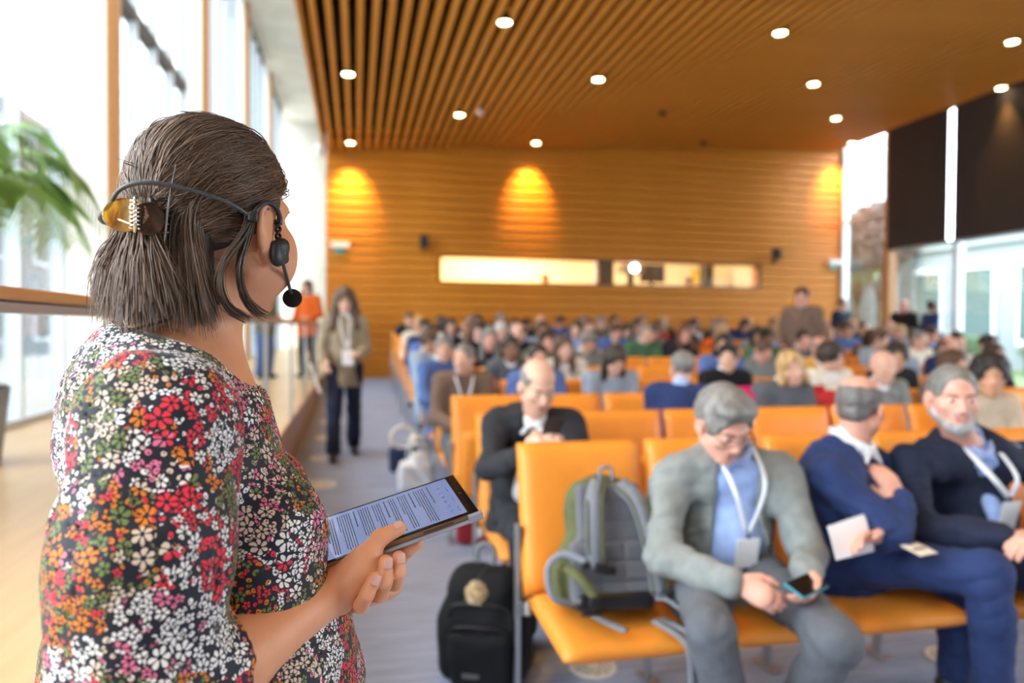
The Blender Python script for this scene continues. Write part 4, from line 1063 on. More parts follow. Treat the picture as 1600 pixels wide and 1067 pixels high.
for ph in (0, PI):
    pts = [hw(0.088+0.0022*math.sin(t*11+ph), 0.004+0.0030*math.cos(t*11+ph), -0.003-0.030*t) for t in np.linspace(0, 1, 24)]
    tube('braided_wire', pts, 0.0019, M_black, hs, 0, 8)
f = Field(hw(0.09, 0.006, -0.045)-0.04, hw(0.09, 0.006, -0.045)+0.04, 0.0016)
f.add(rbx(hw(0.090, 0.003, -0.042), (0.007, 0.0125, 0.0150), 0.006, RW @ np.array(Matrix.Rotation(0.25, 3, 'X'))), k=0.0)
f.add(ell(hw(0.093, -0.005, -0.047), (0.006, 0.009, 0.012), RW), k=0.006); f.add(ell(hw(0.092, 0.007, -0.034), (0.007, 0.010, 0.009), RW), k=0.006)
me, _, _ = f.mesh('earpiece', 1); me.materials.append(M_black); link('earpiece', me, hs)
link('badge_line', box_mesh('badge_line', (0, 0, 0), (0.0008, 0.0012, 0.009)), hs, tuple(hw(0.0985, 0.004, -0.040)), (0, 0.0, 0), mat('grey print', (0.35, 0.35, 0.37), 0.5))
tip = hw(0.056, 0.074, -0.094)
tube('boom', [hw(0.091, 0.008, -0.052), hw(0.0735, 0.041, -0.073), tip], [0.0024, 0.0022, 0.0022], M_wire, hs, 16, 8)
bm = bmesh.new(); bmesh.ops.create_icosphere(bm, subdivisions=4, radius=0.0125, matrix=Matrix.Translation(Vector(tip)))
link('windscreen', bm_mesh('windscreen', bm, True), hs, None, None, M_foam)
tube('cable', [hw(0.088, -0.044, -0.008), hw(0.080, -0.056, -0.034), hw(0.050, -0.074, -0.085), hw(0.020, -0.084, -0.118), (-0.062, -0.085, 1.464), (-0.098, -0.078, 1.452), (-0.132, -0.045, 1.428), (-0.152, -0.005, 1.400), (-0.140, 0.01, 1.36), (-0.120, 0.01, 1.34)], 0.0017, M_black, hs, 70, 8)

clip = at_woman('hair_clip', 'amber tortoiseshell claw clip holding the woman\'s hair at the back', 'hair clip')
def tortoise():
    m = mat('amber tortoiseshell plastic', (0.55, 0.20, 0.012), 0.12, spec=0.6); n, l = nodes_of(m); b = n['Principled BSDF']
    b.inputs['Transmission Weight'].default_value = 0.8; b.inputs['Coat Weight'].default_value = 0.5
    tc = n.new('ShaderNodeTexCoord'); mp = n.new('ShaderNodeMapping'); mp.inputs['Scale'].default_value = (45, 20, 30); t = n.new('ShaderNodeTexNoise'); t.inputs['Scale'].default_value = 1.3
    l.new(tc.outputs['Object'], mp.inputs[0]); l.new(mp.outputs[0], t.inputs['Vector']); r = n.new('ShaderNodeValToRGB'); e = r.color_ramp.elements
    e[0].position = 0.40; e[0].color = (0.45, 0.13, 0.006, 1); e[1].position = 0.60; e[1].color = (0.98, 0.52, 0.03, 1); l.new(t.outputs['Fac'], r.inputs[0]); l.new(r.outputs[0], b.inputs['Base Color']); return m
M_tort = tortoise(); M_tdark = mat('dark tortoiseshell plastic', (0.045, 0.018, 0.006), 0.15, var=0.8, vscale=70, coat=0.5)
M_spring = mat('bright spring metal', (0.85, 0.75, 0.62), 0.18, 1.0)
def plate(name, c, n_, up, ru, rv, th, m, bend=0.0):
    n_ = nrm(n_); up = nrm(np.asarray(up)-n_*(np.asarray(up) @ n_)); x = np.cross(up, n_); V = []; F = []; nr, na = 5, 28
    V.append(np.array(c))
    for i in range(1, nr+1):
        for j in range(na):
            a = 2*PI*j/na; u, v = ru*i/nr*math.cos(a), rv*i/nr*math.sin(a); V.append(np.array(c)+x*u+up*v+n_*(bend*(u*u/ru/ru)))
    F += [(0, 1+j, 1+(j+1) % na) for j in range(na)]
    for i in range(nr-1):
        F += [(1+i*na+j, 1+(i+1)*na+j, 1+(i+1)*na+(j+1) % na, 1+i*na+(j+1) % na) for j in range(na)]
    o = link(name, poly_mesh(name, V, F), clip, None, None, m); s = o.modifiers.new('thickness', 'SOLIDIFY'); s.thickness = th; s.offset = 0
    s = o.modifiers.new('edge', 'BEVEL'); s.width = th*0.4; s.segments = 2; return o
plate('finger_wing', hw(0.006, -0.139, -0.014), RW @ np.array([0.45, -0.85, 0.15]), (0, 0, 1), 0.023, 0.0190, 0.0026, M_tort, 0.004)
plate('finger_wing', hw(0.026, -0.129, -0.018), RW @ np.array([0.80, -0.60, 0.1]), (0, 0, 1), 0.016, 0.018, 0.0026, M_tdark, 0.003)
for s_ in (-1, 1):      # two jaws with curved teeth
    jaw = link('jaw', box_mesh('jaw', (0, 0, 0), (0.004, 0.010, 0.040), 0.0018), clip, None, None, M_tdark if s_ > 0 else M_tort)
    jm = Matrix(np.array(RW).tolist()).to_4x4(); jm.translation = Vector(hw(s_*0.018+0.004, -0.120, -0.014)); jaw.matrix_local = jm
    for k in range(5):
        zz = -0.018+0.009*k; q = [(0, 0.002, zz), (s_*0.006, 0.010, zz+0.002), (s_*0.006, 0.020, zz+0.004), (-s_*0.002, 0.028, zz+0.005)]
        tube('tooth', q, [0.0022, 0.0020, 0.0011], M_tdark if s_ > 0 else M_tort, jaw, 10, 7)
tube('long_tooth', [hw(0.038, -0.120, -0.046), hw(0.042, -0.118, 0.000), hw(0.045, -0.110, 0.046)], [0.0028, 0.0028, 0.0012], M_tdark, clip, 14, 8, 0.45)
c0, c1 = hw(0.021, -0.142, -0.030), hw(0.021, -0.142, 0.000)
hel = [c0+(c1-c0)*t+RW @ np.array([0.0045*math.cos(t*2*PI*7), 0.0045*math.sin(t*2*PI*7), 0]) for t in np.linspace(0, 1, 120)]
tube('spring', hel, 0.0009, M_spring, clip, 0, 6)
tube('hinge_pin', [hw(0.021, -0.142, -0.034), hw(0.021, -0.142, 0.004)], 0.0017, M_spring, clip, 4, 8)
for sx in (-0.006, 0.010): tube('spring_end', [hw(0.021, -0.146, -0.004 if sx > 0 else -0.026), hw(sx+0.011, -0.149, -0.010 if sx > 0 else -0.020)], 0.0008, M_spring, clip, 6, 6)

# tablet in a grey folio case
tab = at_woman('tablet', 'small black tablet in a grey case held in the woman\'s hands', 'tablet')
tm_ = Matrix(((*[-tl[0], ts[0], tn[0]], 0), (*[-tl[1], ts[1], tn[1]], 0), (*[-tl[2], ts[2], tn[2]], 0), (0, 0, 0, 1)))
if np.cross(-tl, ts) @ tn < 0: tm_ = Matrix(((*[-tl[0], -ts[0], tn[0]], 0), (*[-tl[1], -ts[1], tn[1]], 0), (*[-tl[2], -ts[2], tn[2]], 0), (0, 0, 0, 1)))
YS = 1 if np.cross(-tl, ts) @ tn > 0 else -1
TLN, TWD = 0.222, 0.118
tm_.translation = Vector(TB)
M_case = mat('grey case', (0.30, 0.31, 0.36), 0.45); M_bezel = mat('black glass bezel', (0.006, 0.006, 0.008), 0.08); M_bronze = mat('bronze tablet edge', (0.30, 0.17, 0.09), 0.3, 0.8)
def tpart(nm, lo, hi, m, bev=0.001):
    c = [(a+b)/2 for a, b in zip(lo, hi)]; c[1] *= YS; s = [b-a for a, b in zip(lo, hi)]
    o = link(nm, box_mesh(nm, (0, 0, 0), s, bev, 3), tab, None, None, m); o.matrix_local = tm_ @ Matrix.Translation(c); return o
def screen_mat():
    m = bpy.data.materials.new('lit document screen'); m.use_nodes = True; n, l = nodes_of(m); n.clear()
    o = n.new('ShaderNodeOutputMaterial'); e = n.new('ShaderNodeEmission'); g = n.new('ShaderNodeBsdfGlossy'); g.inputs['Roughness'].default_value = 0.03; ad = n.new('ShaderNodeMixShader')
    fr = n.new('ShaderNodeFresnel'); fr.inputs[0].default_value = 1.5; l.new(fr.outputs[0], ad.inputs[0])
    e.inputs['Color'].default_value = (0.33, 0.40, 0.70, 1); e.inputs['Strength'].default_value = 0.8
    l.new(e.outputs[0], ad.inputs[1]); l.new(g.outputs[0], ad.inputs[2]); l.new(ad.outputs[0], o.inputs[0]); return m
M_screen = screen_mat(); M_text = mat('screen text', (0.05, 0.055, 0.09), 0.6); M_icon = mat('screen icons', (0.10, 0.22, 0.60), 0.5)
tpart('case_back', (-0.003, -0.004, -0.0125), (TLN+0.003, TWD+0.004, -0.0085), M_case, 0.0016)
tpart('tablet_body', (0.0, 0.0, -0.0088), (TLN, TWD, -0.0012), M_bronze, 0.002)
tpart('glass', (0.0005, 0.0005, -0.0014), (TLN-0.0005, TWD-0.0005, 0.0), M_bezel, 0.0004)
tpart('case_corner', (-0.0035, -0.0045, -0.0125), (0.016, 0.004, -0.0015), M_case, 0.0012)
tpart('side_button', (0.035, -0.0008, -0.0062), (0.075, 0.001, -0.0036), mat('dark bronze', (0.15, 0.08, 0.04), 0.3, 0.8), 0.0005)
scr_o = tpart('screen', (0.014, 0.005, -0.0001), (TLN-0.016, TWD-0.005, 0.0003), M_screen, 0.0)
tpart('camera_lens', (0.006, TWD*0.5-0.0018, -0.0002), (0.0096, TWD*0.5+0.0018, 0.0004), mat('lens glass', (0.05, 0.06, 0.09), 0.1), 0.0003)
# lines of document text (each line runs across the short side), grouped in paragraphs with headings
rt = random.Random(4); bm = bmesh.new(); lx = 0.044
paras = [(1, 0.55), (5, 1), (1, 0.4), (4, 1), (3, 1), (1, 0.5), (4, 1), (5, 1), (1, 0.4), (6, 1), (4, 1)]
for cnt, wd in paras:
    for q in range(cnt):
        w_ = (TWD-0.026)*(wd if q < cnt-1 or cnt == 1 else rt.uniform(0.35, 0.8))
        y = TWD-0.013; end = TWD-0.013-w_
        while y > end:
            ww = rt.uniform(0.003, 0.009); add_box(bm, (lx, YS*(y-ww/2), 0.0005), (0.0011 if cnt > 1 else 0.0016, ww, 0.0003)); y -= ww+0.0011
        lx += 0.0031
        if lx > TLN-0.022: break
    lx += 0.0036
    if lx > TLN-0.022: break
o = link('document_text', bm_mesh('document_text', bm), scr_o, None, None, M_text); o.matrix_parent_inverse = (tm_ @ Matrix.Translation(((0.014+TLN-0.016)/2, YS*TWD/2, 0.0001))).inverted(); o.matrix_world = Matrix(); o.matrix_basis = tm_; o['kind'] = 'stuff'
bm = bmesh.new()
for k in range(6): add_box(bm, (0.031, YS*(0.02+0.014*k), 0.0005), (0.0045, 0.004, 0.0003), Matrix.Rotation(0.4*k, 3, 'Z'))
for k in range(3): add_box(bm, (0.0205, YS*(0.02+0.03*k), 0.0005), (0.002, 0.012, 0.0003))
for k in range(4): add_box(bm, (TLN-0.0195, YS*(0.02+0.02*k), 0.0005), (0.004, 0.005, 0.0003))
o = link('toolbar_icons', bm_mesh('toolbar_icons', bm), scr_o, None, None, M_icon); o.matrix_parent_inverse = (tm_ @ Matrix.Translation(((0.014+TLN-0.016)/2, YS*TWD/2, 0.0001))).inverted(); o.matrix_basis = tm_; o['kind'] = 'stuff'
# ================================================================== people: one generator for every other figure
SKIN = {k: skin_mat('skin '+k, c) for k, c in dict(fair=(0.68, 0.40, 0.29), rosy=(0.70, 0.36, 0.27), tan=(0.56, 0.30, 0.18), brown=(0.26, 0.12, 0.065), deep=(0.12, 0.055, 0.032)).items()}
def cloth(name, c, bump=0.25): return mat(name, c, 0.85, spec=0.25, var=0.10, vscale=30, bump=bump, bscale=260, sheen=0.02)
CL = {k: cloth(k+' cloth', c) for k, c in dict(navy=(0.022, 0.040, 0.125), dark_navy=(0.015, 0.020, 0.045), charcoal=(0.026, 0.028, 0.034), black=(0.010, 0.010, 0.012),
      grey=(0.235, 0.255, 0.25), slate=(0.115, 0.125, 0.145), brown=(0.20, 0.13, 0.10), olive=(0.16, 0.17, 0.10), beige=(0.60, 0.50, 0.37), khaki=(0.30, 0.24, 0.165), cream=(0.78, 0.72, 0.62), white=(0.82, 0.83, 0.86),
      light_blue=(0.36, 0.50, 0.85), blue=(0.10, 0.17, 0.42), red=(0.55, 0.03, 0.03), pink=(0.80, 0.02, 0.16), mustard=(0.70, 0.40, 0.08), orange=(0.75, 0.14, 0.02), green=(0.07, 0.16, 0.08), jeans=(0.40, 0.52, 0.66), grey_blue=(0.30, 0.36, 0.44)).items()}
def hmat(name, c): return mat(name+' hair', c, 0.5, spec=0.5, var=0.35, vscale=30, stretch=(1, 1, 0.25), bump=0.5, bscale=140)
HAIR = {k: hmat(k, c) for k, c in dict(black=(0.012, 0.010, 0.010), dark=(0.030, 0.018, 0.012), brown=(0.085, 0.042, 0.022), auburn=(0.16, 0.055, 0.022), grey=(0.19, 0.18, 0.17), silver=(0.52, 0.51, 0.50), salt=(0.15, 0.135, 0.13), pepper=(0.34, 0.33, 0.32), blond=(0.50, 0.31, 0.13)).items()}
M_white_cloth = CL['white']; M_paper = mat('white paper', (0.85, 0.85, 0.87), 0.6); M_lip = mat('lips', (0.50, 0.20, 0.17), 0.45)
M_eye = mat('eye white', (0.75, 0.73, 0.70), 0.2); M_iris = mat('dark iris', (0.03, 0.02, 0.015), 0.15); M_brow = mat('brow hair', (0.05, 0.035, 0.025), 0.8)
M_lany = mat('white lanyard ribbon', (0.80, 0.84, 0.90), 0.6); M_badge = mat('white badge card', (0.86, 0.87, 0.90), 0.35)
VV = lambda *a: np.array(a, float)
def add_hand(f, W, d, pn, t, curl=(0.5, 0.6, 0.5), s=1.0, thumb_curl=0.3):
    """W wrist, d towards the fingers, pn the way the palm faces, t towards the thumb"""
    W = np.asarray(W, float); d = nrm(d); pn = nrm(np.asarray(pn)-d*(np.asarray(pn) @ d)); t = nrm(np.asarray(t)-d*(np.asarray(t) @ d)-pn*(np.asarray(t) @ pn))
    f.add(fcap(W, W+d*0.075*s, 0.030*s, 0.041*s, pn, 0.42), k=0.012)
    for i, (o, L) in enumerate(((0.029, 0.95), (0.010, 1.05), (-0.009, 1.0), (-0.027, 0.80))):
        b = W+d*(0.088-0.004*abs(i-1))*s+t*o*s; pts = [b]; a = 0; cu = b
        for l, c in zip((0.044, 0.027, 0.021), curl):
            a += c; cu = cu+(d*math.cos(a)+pn*math.sin(a))*l*L*s; pts.append(cu)
        add_finger(f, pts, 0.0098*s, 0.0078*s, 0.003)
    b = W+d*0.025*s+t*0.026*s; m1 = b+(t*0.62+d*0.70+pn*0.25)*0.038*s; m2 = m1+(d*0.92+t*0.25*(1-thumb_curl)+pn*thumb_curl)*0.032*s; m3 = m2+(d*0.95+pn*thumb_curl*1.3)*0.024*s
    f.add(cap(b, m1, 0.017*s, 0.0125*s), cap(m1, m2, 0.0115*s, 0.0105*s), cap(m2, m3, 0.0105*s, 0.008*s), k=0.006)
    return W+d*0.095*s+pn*0.02*s
DEF = dict(pel=(0, 0.02, 0.53), chest=(0, 0.08, 0.90), neck=(0, 0.05, 1.055), head=(0, 0.005, 1.185), yaw=PI, pitch=-0.05, roll=0,
           shR=(-0.175, 0.06, 1.005), shL=(0.175, 0.06, 1.005), elR=(-0.225, -0.02, 0.73), elL=(0.225, -0.02, 0.73), wrR=(-0.10, -0.20, 0.665), wrL=(0.10, -0.20, 0.665),
           hdR=((0.55, -0.8, -0.1), (0.2, 0.2, -1), (0.6, 0.3, 0.5)), hdL=((-0.55, -0.8, -0.1), (-0.2, 0.2, -1), (-0.6, 0.3, 0.5)), curl=(0.3, 0.4, 0.3),
           hipR=(-0.095, 0, 0.53), hipL=(0.095, 0, 0.53), knR=(-0.12, -0.42, 0.51), knL=(0.12, -0.42, 0.51), anR=(-0.11, -0.40, 0.085), anL=(0.11, -0.40, 0.085), toeR=(-0.14, -0.57, 0.04), toeL=(0.14, -0.57, 0.04),
           hs=1.0, girth=1.0, jaw=1.0)
def sk(spec):
    S = dict(DEF); S.update(spec)
    for k, v in S.items():
        if k in ('pel', 'chest', 'neck', 'head', 'shR', 'shL', 'elR', 'elL', 'wrR', 'wrL', 'hipR', 'hipL', 'knR', 'knL', 'anR', 'anL', 'toeR', 'toeL'): S[k] = np.array(v, float)
    return S
def bounds(pts, m):
    P = np.array(pts); return P.min(0)-m, P.max(0)+m
def torso(f, S, o=0.0, belly=True, hem=0.0):
    g = S['girth']; ax = nrm(S['shL']-S['shR']); up = nrm(S['neck']-S['pel']); fw = np.cross(up, ax); fw = -fw if fw @ (S['knR']+S['knL']-2*S['pel']) < 0 and S.get('standing', False) is False else fw
    n = fw
    f.add(fcap(S['pel'], S['pel']*0.45+S['chest']*0.55, 0.150*g+o, 0.140*g+o, n, 0.74), k=0.0)
    f.add(fcap(S['pel']*0.45+S['chest']*0.55, S['chest'], 0.140*g+o, 0.155*g+o, n, 0.70), k=0.05)
    f.add(cap(S['shR']*0.86+S['shL']*0.14, S['shL']*0.86+S['shR']*0.14, 0.060+o), k=0.05)
    for a in ('shR', 'shL'): f.add(cap(S['neck']*0.75+S['chest']*0.25+VV(0, 0, 0.02), S[a]+VV(0, 0, 0.005), 0.045+o*0.6, 0.050+o), k=0.03)
    if belly and g > 1: f.add(ell(S['pel']*0.55+S['chest']*0.45+fw*0.06*g, (0.13*g+o, 0.12*g+o, 0.13*g+o)), k=0.05)
    if hem: f.add(fcap(S['pel']*0.8+S['chest']*0.2, S['pel']-up*hem*0.4, 0.150*g+o, 0.175*g+o, n, 0.80), k=0.04)
    return fw
def person_meshes(spec, h=0.007, hh=None, face=True):
    """returns the meshes of one figure: body, top, shirt, trousers, shoes"""
    S = sk(spec); out = {}; R = rotm(S['yaw'], S['pitch'], S['roll']); S['R'] = R; hh = hh or h
    HP = lambda *p: S['head']+S['hs']*(R @ np.array(p)); S['HP'] = HP
    parts = []
    # skin: head and neck (fine), then limbs and hands and trunk
    lo, hi = bounds([S['head']], 0.155*S['hs']); lo = np.minimum(lo, S['neck']-0.10); hi = np.maximum(hi, S['neck']+0.10)
    f = Field(lo, hi, hh); f.add(cap(S['neck']-VV(0, 0, 0.05), HP(0, -0.022, -0.055), 0.056*S['hs'], 0.053*S['hs']), k=0.0); add_head(f, S['head'], R, S['hs'], False, S['jaw'], face)
    if S.get('beard_bulk'): f.add(ell(HP(0, 0.062, -0.098), VV(0.034, 0.026, 0.026)*S['hs'], R), k=0.02)
    V, Q = surface_nets(f.F, f.lo, f.h); parts.append((smooth_v(V, Q, 1), Q))
    lo, hi = bounds([S[k] for k in ('pel', 'neck', 'shR', 'shL', 'elR', 'elL', 'wrR', 'wrL', 'hipR', 'hipL', 'knR', 'knL', 'anR', 'anL')], 0.20)
    f = Field(lo, hi, max(h, 0.0085)); torso(f, S, -0.022)
    f.add(cap(S['chest'], S['neck'], 0.07, 0.055), k=0.03)
    for s in 'RL':
        f.add(cap(S['sh'+s], S['el'+s], 0.042, 0.036), cap(S['el'+s], S['wr'+s], 0.037, 0.026), k=0.02)
        f.add(cap(S['hip'+s], S['kn'+s], 0.075, 0.052), cap(S['kn'+s], S['an'+s], 0.050, 0.036), k=0.02)
    V, Q = surface_nets(f.F, f.lo, f.h); parts.append((smooth_v(V, Q, 1), Q))
    S['grip'] = {}
    for s in 'RL':
        if S.get('hd'+s) is None: continue
        f = Field(S['wr'+s]-0.2, S['wr'+s]+0.2, min(h, 0.0055) if h < 0.009 else 0.0075)
        f.add(cap(S['wr'+s]+(S['el'+s]-S['wr'+s])*0.35, S['wr'+s], 0.032, 0.026), k=0.0)
        S['grip'][s] = add_hand(f, S['wr'+s], *S['hd'+s], S.get('curl'+s, S['curl']))
        V, Q = surface_nets(f.F, f.lo, f.h); parts.append((smooth_v(V, Q, 1), Q))
    out['body'] = parts
    # clothes
    lo, hi = bounds([S[k] for k in ('pel', 'neck', 'shR', 'shL', 'elR', 'elL', 'wrR', 'wrL')], 0.23); f = Field(lo, hi, h)
    o = S.get('top_off', 0.014); fw = torso(f, S, o, hem=S.get('hem', 0.25)); S['fw'] = fw
    for s in 'RL':
        f.add(cap(S['sh'+s], S['el'+s], 0.068+o*0.4, 0.056+o*0.4), k=0.035)
        e = S['el'+s]+(S['wr'+s]-S['el'+s])*S.get('sleeve', 0.95); f.add(cap(S['el'+s], e, 0.056+o*0.4, 0.043+o*0.3), k=0.02)
    if S.get('wrinkle', 0.004): f.noise(S.get('wrinkle', 0.004), 30, S.get('seed', 1))
    if h < 0.009: f.folds(S.get('fold', 0.009), 24, S.get('seed', 1))
    up = nrm(S['neck']-S['pel'])
    if S.get('open'):       # open jacket front: a wedge shows the shirt, deep lapel line
        w0, w1, dep = S['open']; a = S['neck']+fw*0.13-up*0.03; b = S['pel']*(1-dep)+S['chest']*dep+fw*0.20
        f.sub(cap(a, b, w0, w1), k=0.006); f.sub(cap(S['neck']+up*0.02, S['neck']+fw*0.10-up*0.01, 0.058, 0.055), k=0.006)
        ax = nrm(S['shL']-S['shR'])
        for sg in (-1, 1):   # lapels
            p0 = S['neck']+ax*sg*0.065-fw*0.01; p1 = S['neck']+ax*sg*0.090+fw*0.085-up*0.10; p2 = b+ax*sg*(w1+0.02)-fw*0.06
            f.add(cap(p0, p1, 0.016, 0.018), k=0.008)
    else: f.sub(cap(S['neck']-up*0.01, S['neck']+up*0.1+fw*0.02, 0.052, 0.06), k=0.006)
    V, Q = surface_nets(f.F, f.lo, f.h); out['top'] = (smooth_v(V, Q, 2), Q)
    if S.get('shirt', True):
        f = Field(lo, hi, h*1.15); torso(f, S, -0.004, hem=0.0); f.add(cap(S['neck']-up*0.03, S['neck']+up*0.022-fw*0.006, 0.068, 0.060), k=0.02)
        f.sub(cap(S['neck']+up*0.03+fw*0.05, S['neck']-up*0.035+fw*0.10, 0.030, 0.012), k=0.004)
        f.noise(0.003, 35, S.get('seed', 1)+5); V, Q = surface_nets(f.F, f.lo, f.h); out['shirt'] = (smooth_v(V, Q, 1), Q)
    lo, hi = bounds([S[k] for k in ('pel', 'hipR', 'hipL', 'knR', 'knL', 'anR', 'anL')], 0.18); f = Field(lo, hi, max(h, 0.008))
    f.add(fcap(S['hipR']*0.7+S['hipL']*0.3+VV(0, 0, 0.01), S['hipL']*0.7+S['hipR']*0.3+VV(0, 0, 0.01), 0.115, 0.115, (0, 0, 1), 0.85), k=0.0)
    for s in 'RL': f.add(cap(S['hip'+s], S['kn'+s], 0.098, 0.074), cap(S['kn'+s], S['an'+s]+(S['kn'+s]-S['an'+s])*0.04, 0.074, S.get('cuff', 0.062)), k=0.03)
    f.noise(0.004, 26, S.get('seed', 1)+9)
    if h < 0.009: f.folds(0.009, 20, S.get('seed', 1)+3)
    V, Q = surface_nets(f.F, f.lo, f.h); out['trousers'] = (smooth_v(V, Q, 2), Q)
    out['shoes'] = []
    for s in 'RL':
        a, t = S['an'+s], S['toe'+s]; lo, hi = bounds([a, t], 0.09); f = Field(lo, hi, max(h, 0.008)); d = nrm((t-a)*VV(1, 1, 0))
        f.add(cap(VV(a[0], a[1], t[2]+0.012)-d*0.03, t-d*0.02, 0.042, 0.037), k=0.0); f.add(cap(a-VV(0, 0, 0.02), VV(a[0], a[1], t[2]+0.012), 0.042, 0.044), k=0.02)
        f.sub(half((0, 0, t[2]-0.036), (0, 0, 1), (-9, -9, -9), (9, 9, 9)), k=0.004) if not S.get('free_feet') else None
        V, Q = surface_nets(f.F, f.lo, f.h); out['shoes'].append((V, Q))
    S['out'] = out; return S
def hair_mesh(S, style, h=0.006):
    HP, R, s = S['HP'], S['R'], S['hs']; E_ = lambda c, r: ell(HP(*c), VV(*r)*s, R)
    lo, hi = bounds([S['head']], 0.17*s); 
    if style in ('long', 'curly', 'bob', 'wavy', 'full'): lo = lo-VV(0.05, 0.05, 0.20)
    f = Field(lo, hi, h); base = (0, -0.014, 0.036)
    big = 9; U = R @ VV(0, 0, 1)
    if style in ('short', 'side', 'crop'):
        t = {'short': 0.010, 'side': 0.014, 'crop': 0.004}[style]
        f.add(E_(base, (0.077+t, 0.097+t, 0.086+t)), k=0.0); 
        if style == 'side': f.add(E_((0.02, 0.045, 0.095), (0.06, 0.05, 0.028)), E_((-0.04, 0.02, 0.085), (0.04, 0.06, 0.03)), k=0.02)
        f.sub(E_((0, 0.110, -0.025), (0.082, 0.080, 0.098 if style != 'crop' else 0.116)), k=0.006); f.sub(half(HP(0, 0, -0.035), R @ nrm(VV(0, -0.30, 1.0)), (-big,)*3, (big,)*3), k=0.006)
        for sx in (-1, 1): f.sub(E_((sx*0.085, 0.0, -0.012), (0.02, 0.030, 0.034)), k=0.004)
    elif style == 'balding':
        f.add(E_(base, (0.0800, 0.0995, 0.0845)), k=0.0); f.add(E_((0, -0.060, -0.020), (0.055, 0.045, 0.040)), k=0.01); f.sub(E_((0, 0.015, 0.115), (0.072, 0.105, 0.075)), k=0.02)
        f.sub(E_((0, 0.105, 0.0), (0.085, 0.085, 0.11)), k=0.006); f.sub(half(HP(0, 0, -0.045), R @ nrm(VV(0, -0.10, 1.0)), (-big,)*3, (big,)*3), k=0.010)
        for sx in (-1, 1): f.sub(E_((sx*0.085, 0.0, -0.012), (0.02, 0.030, 0.034)), k=0.004)
    else:
        t = {'long': 0.013, 'wavy': 0.016, 'bob': 0.016, 'curly': 0.030, 'full': 0.034}[style]
        f.add(E_(base, (0.077+t, 0.097+t, 0.086+t)), k=0.0); L = {'long': -0.22, 'wavy': -0.20, 'bob': -0.085, 'curly': -0.05, 'full': -0.26}[style]
        ax = R @ VV(1, 0, 0)
        if style == 'full':
            for sx in (-1, 1): f.add(cap(HP(sx*0.080, -0.015, 0.02), HP(sx*0.120, 0.015, L), 0.050*s, 0.062*s), cap(HP(sx*0.04, -0.08, 0.0), HP(sx*0.06, -0.09, L), 0.06*s, 0.06*s), k=0.03)
        elif style != 'curly':
            for sx in (-1, 1):
                f.add(cap(HP(sx*0.064, -0.010, 0.0), HP(sx*0.086, 0.030, L), 0.034*s, 0.036*s if style != 'full' else 0.055*s), k=0.03)
                f.add(cap(HP(sx*0.030, -0.075, 0.0), HP(sx*0.045, -0.075, L), 0.040*s, 0.034*s), k=0.03)
        f.sub(E_((0, 0.110, -0.060), (0.064, 0.085, 0.125)), k=0.012)
        f.noise(0.005 if style == 'curly' else 0.003, 60, 3)
    f.noise(0.0012, 150, 4)
    V, Q = surface_nets(f.F, f.lo, f.h); return smooth_v(V, Q, 1), Q
def mk(name, VQ, m=None):
    me = raw_mesh(name, *VQ)
    if m is not None: me.materials.append(m)
    return me
def add_glasses(S, root, col=M_black):
    HP = S['HP']; bm = []
    for sx in (-1, 1):
        pts = [HP(sx*0.033+0.022*math.cos(a), 0.105, -0.004+0.016*math.sin(a)) for a in np.linspace(0, 2*PI, 21)]
        bm.append(pts)
    g = None
    for i, pts in enumerate(bm):
        o = tube('glasses' if i == 0 else 'rim', pts, 0.0016, col, root if i == 0 else g, 0, 6); g = o if i == 0 else g
    tube('bridge', [HP(-0.011, 0.105, 0), HP(0, 0.109, 0.003), HP(0.011, 0.105, 0)], 0.0014, col, g, 8, 6)
    for sx in (-1, 1): tube('temple_arm', [HP(sx*0.055, 0.105, 0.0), HP(sx*0.078, 0.05, 0.0), HP(sx*0.086, -0.01, 0.004), HP(sx*0.084, -0.03, -0.015)], 0.0016, col, g, 12, 6)
    return g
def add_face(S, root, brow=M_brow, eyes=True):
    HP, R, s = S['HP'], S['R'], S['hs']
    for sx in (-1, 1):
        if eyes:
            f = Field(HP(sx*0.032, 0.078, 0)-0.02, HP(sx*0.032, 0.078, 0)+0.02, 0.0022); f.add(ell(HP(sx*0.032, 0.0765, 0.0), VV(0.0125, 0.0105, 0.0062)*s, R), k=0); e = link('eye', f.mesh('eye', 0)[0], root, None, None, M_eye)
            f = Field(HP(sx*0.032, 0.085, 0)-0.012, HP(sx*0.032, 0.085, 0)+0.012, 0.0014); f.add(ell(HP(sx*0.032, 0.0855, -0.0005), VV(0.0055, 0.0022, 0.0055)*s, R), k=0); link('iris', f.mesh('iris', 0)[0], e, None, None, M_iris)
        f = Field(HP(sx*0.03, 0.083, 0.02)-0.035, HP(sx*0.03, 0.083, 0.02)+0.035, 0.0024)
        f.add(fcap(HP(sx*0.014, 0.0895, 0.0175), HP(sx*0.046, 0.0785, 0.0205), 0.0042*s, 0.003*s, R @ VV(0, 1, 0), 0.8), k=0); link('eyebrow', f.mesh('eyebrow', 0)[0], root, None, None, brow)
    f = Field(HP(0, 0.086, -0.066)-0.035, HP(0, 0.086, -0.066)+0.035, 0.0022); f.add(cap(HP(-0.018, 0.086, -0.0590), HP(0.018, 0.086, -0.0590), 0.0060*s), cap(HP(-0.015, 0.0865, -0.0702), HP(0.015, 0.0865, -0.0702), 0.0069*s), k=0.002)
    f.sub(cap(HP(-0.022, 0.094, -0.064), HP(0.022, 0.094, -0.064), 0.0028*s), k=0.002); link('lips', f.mesh('lips', 0)[0], root, None, None, M_lip)
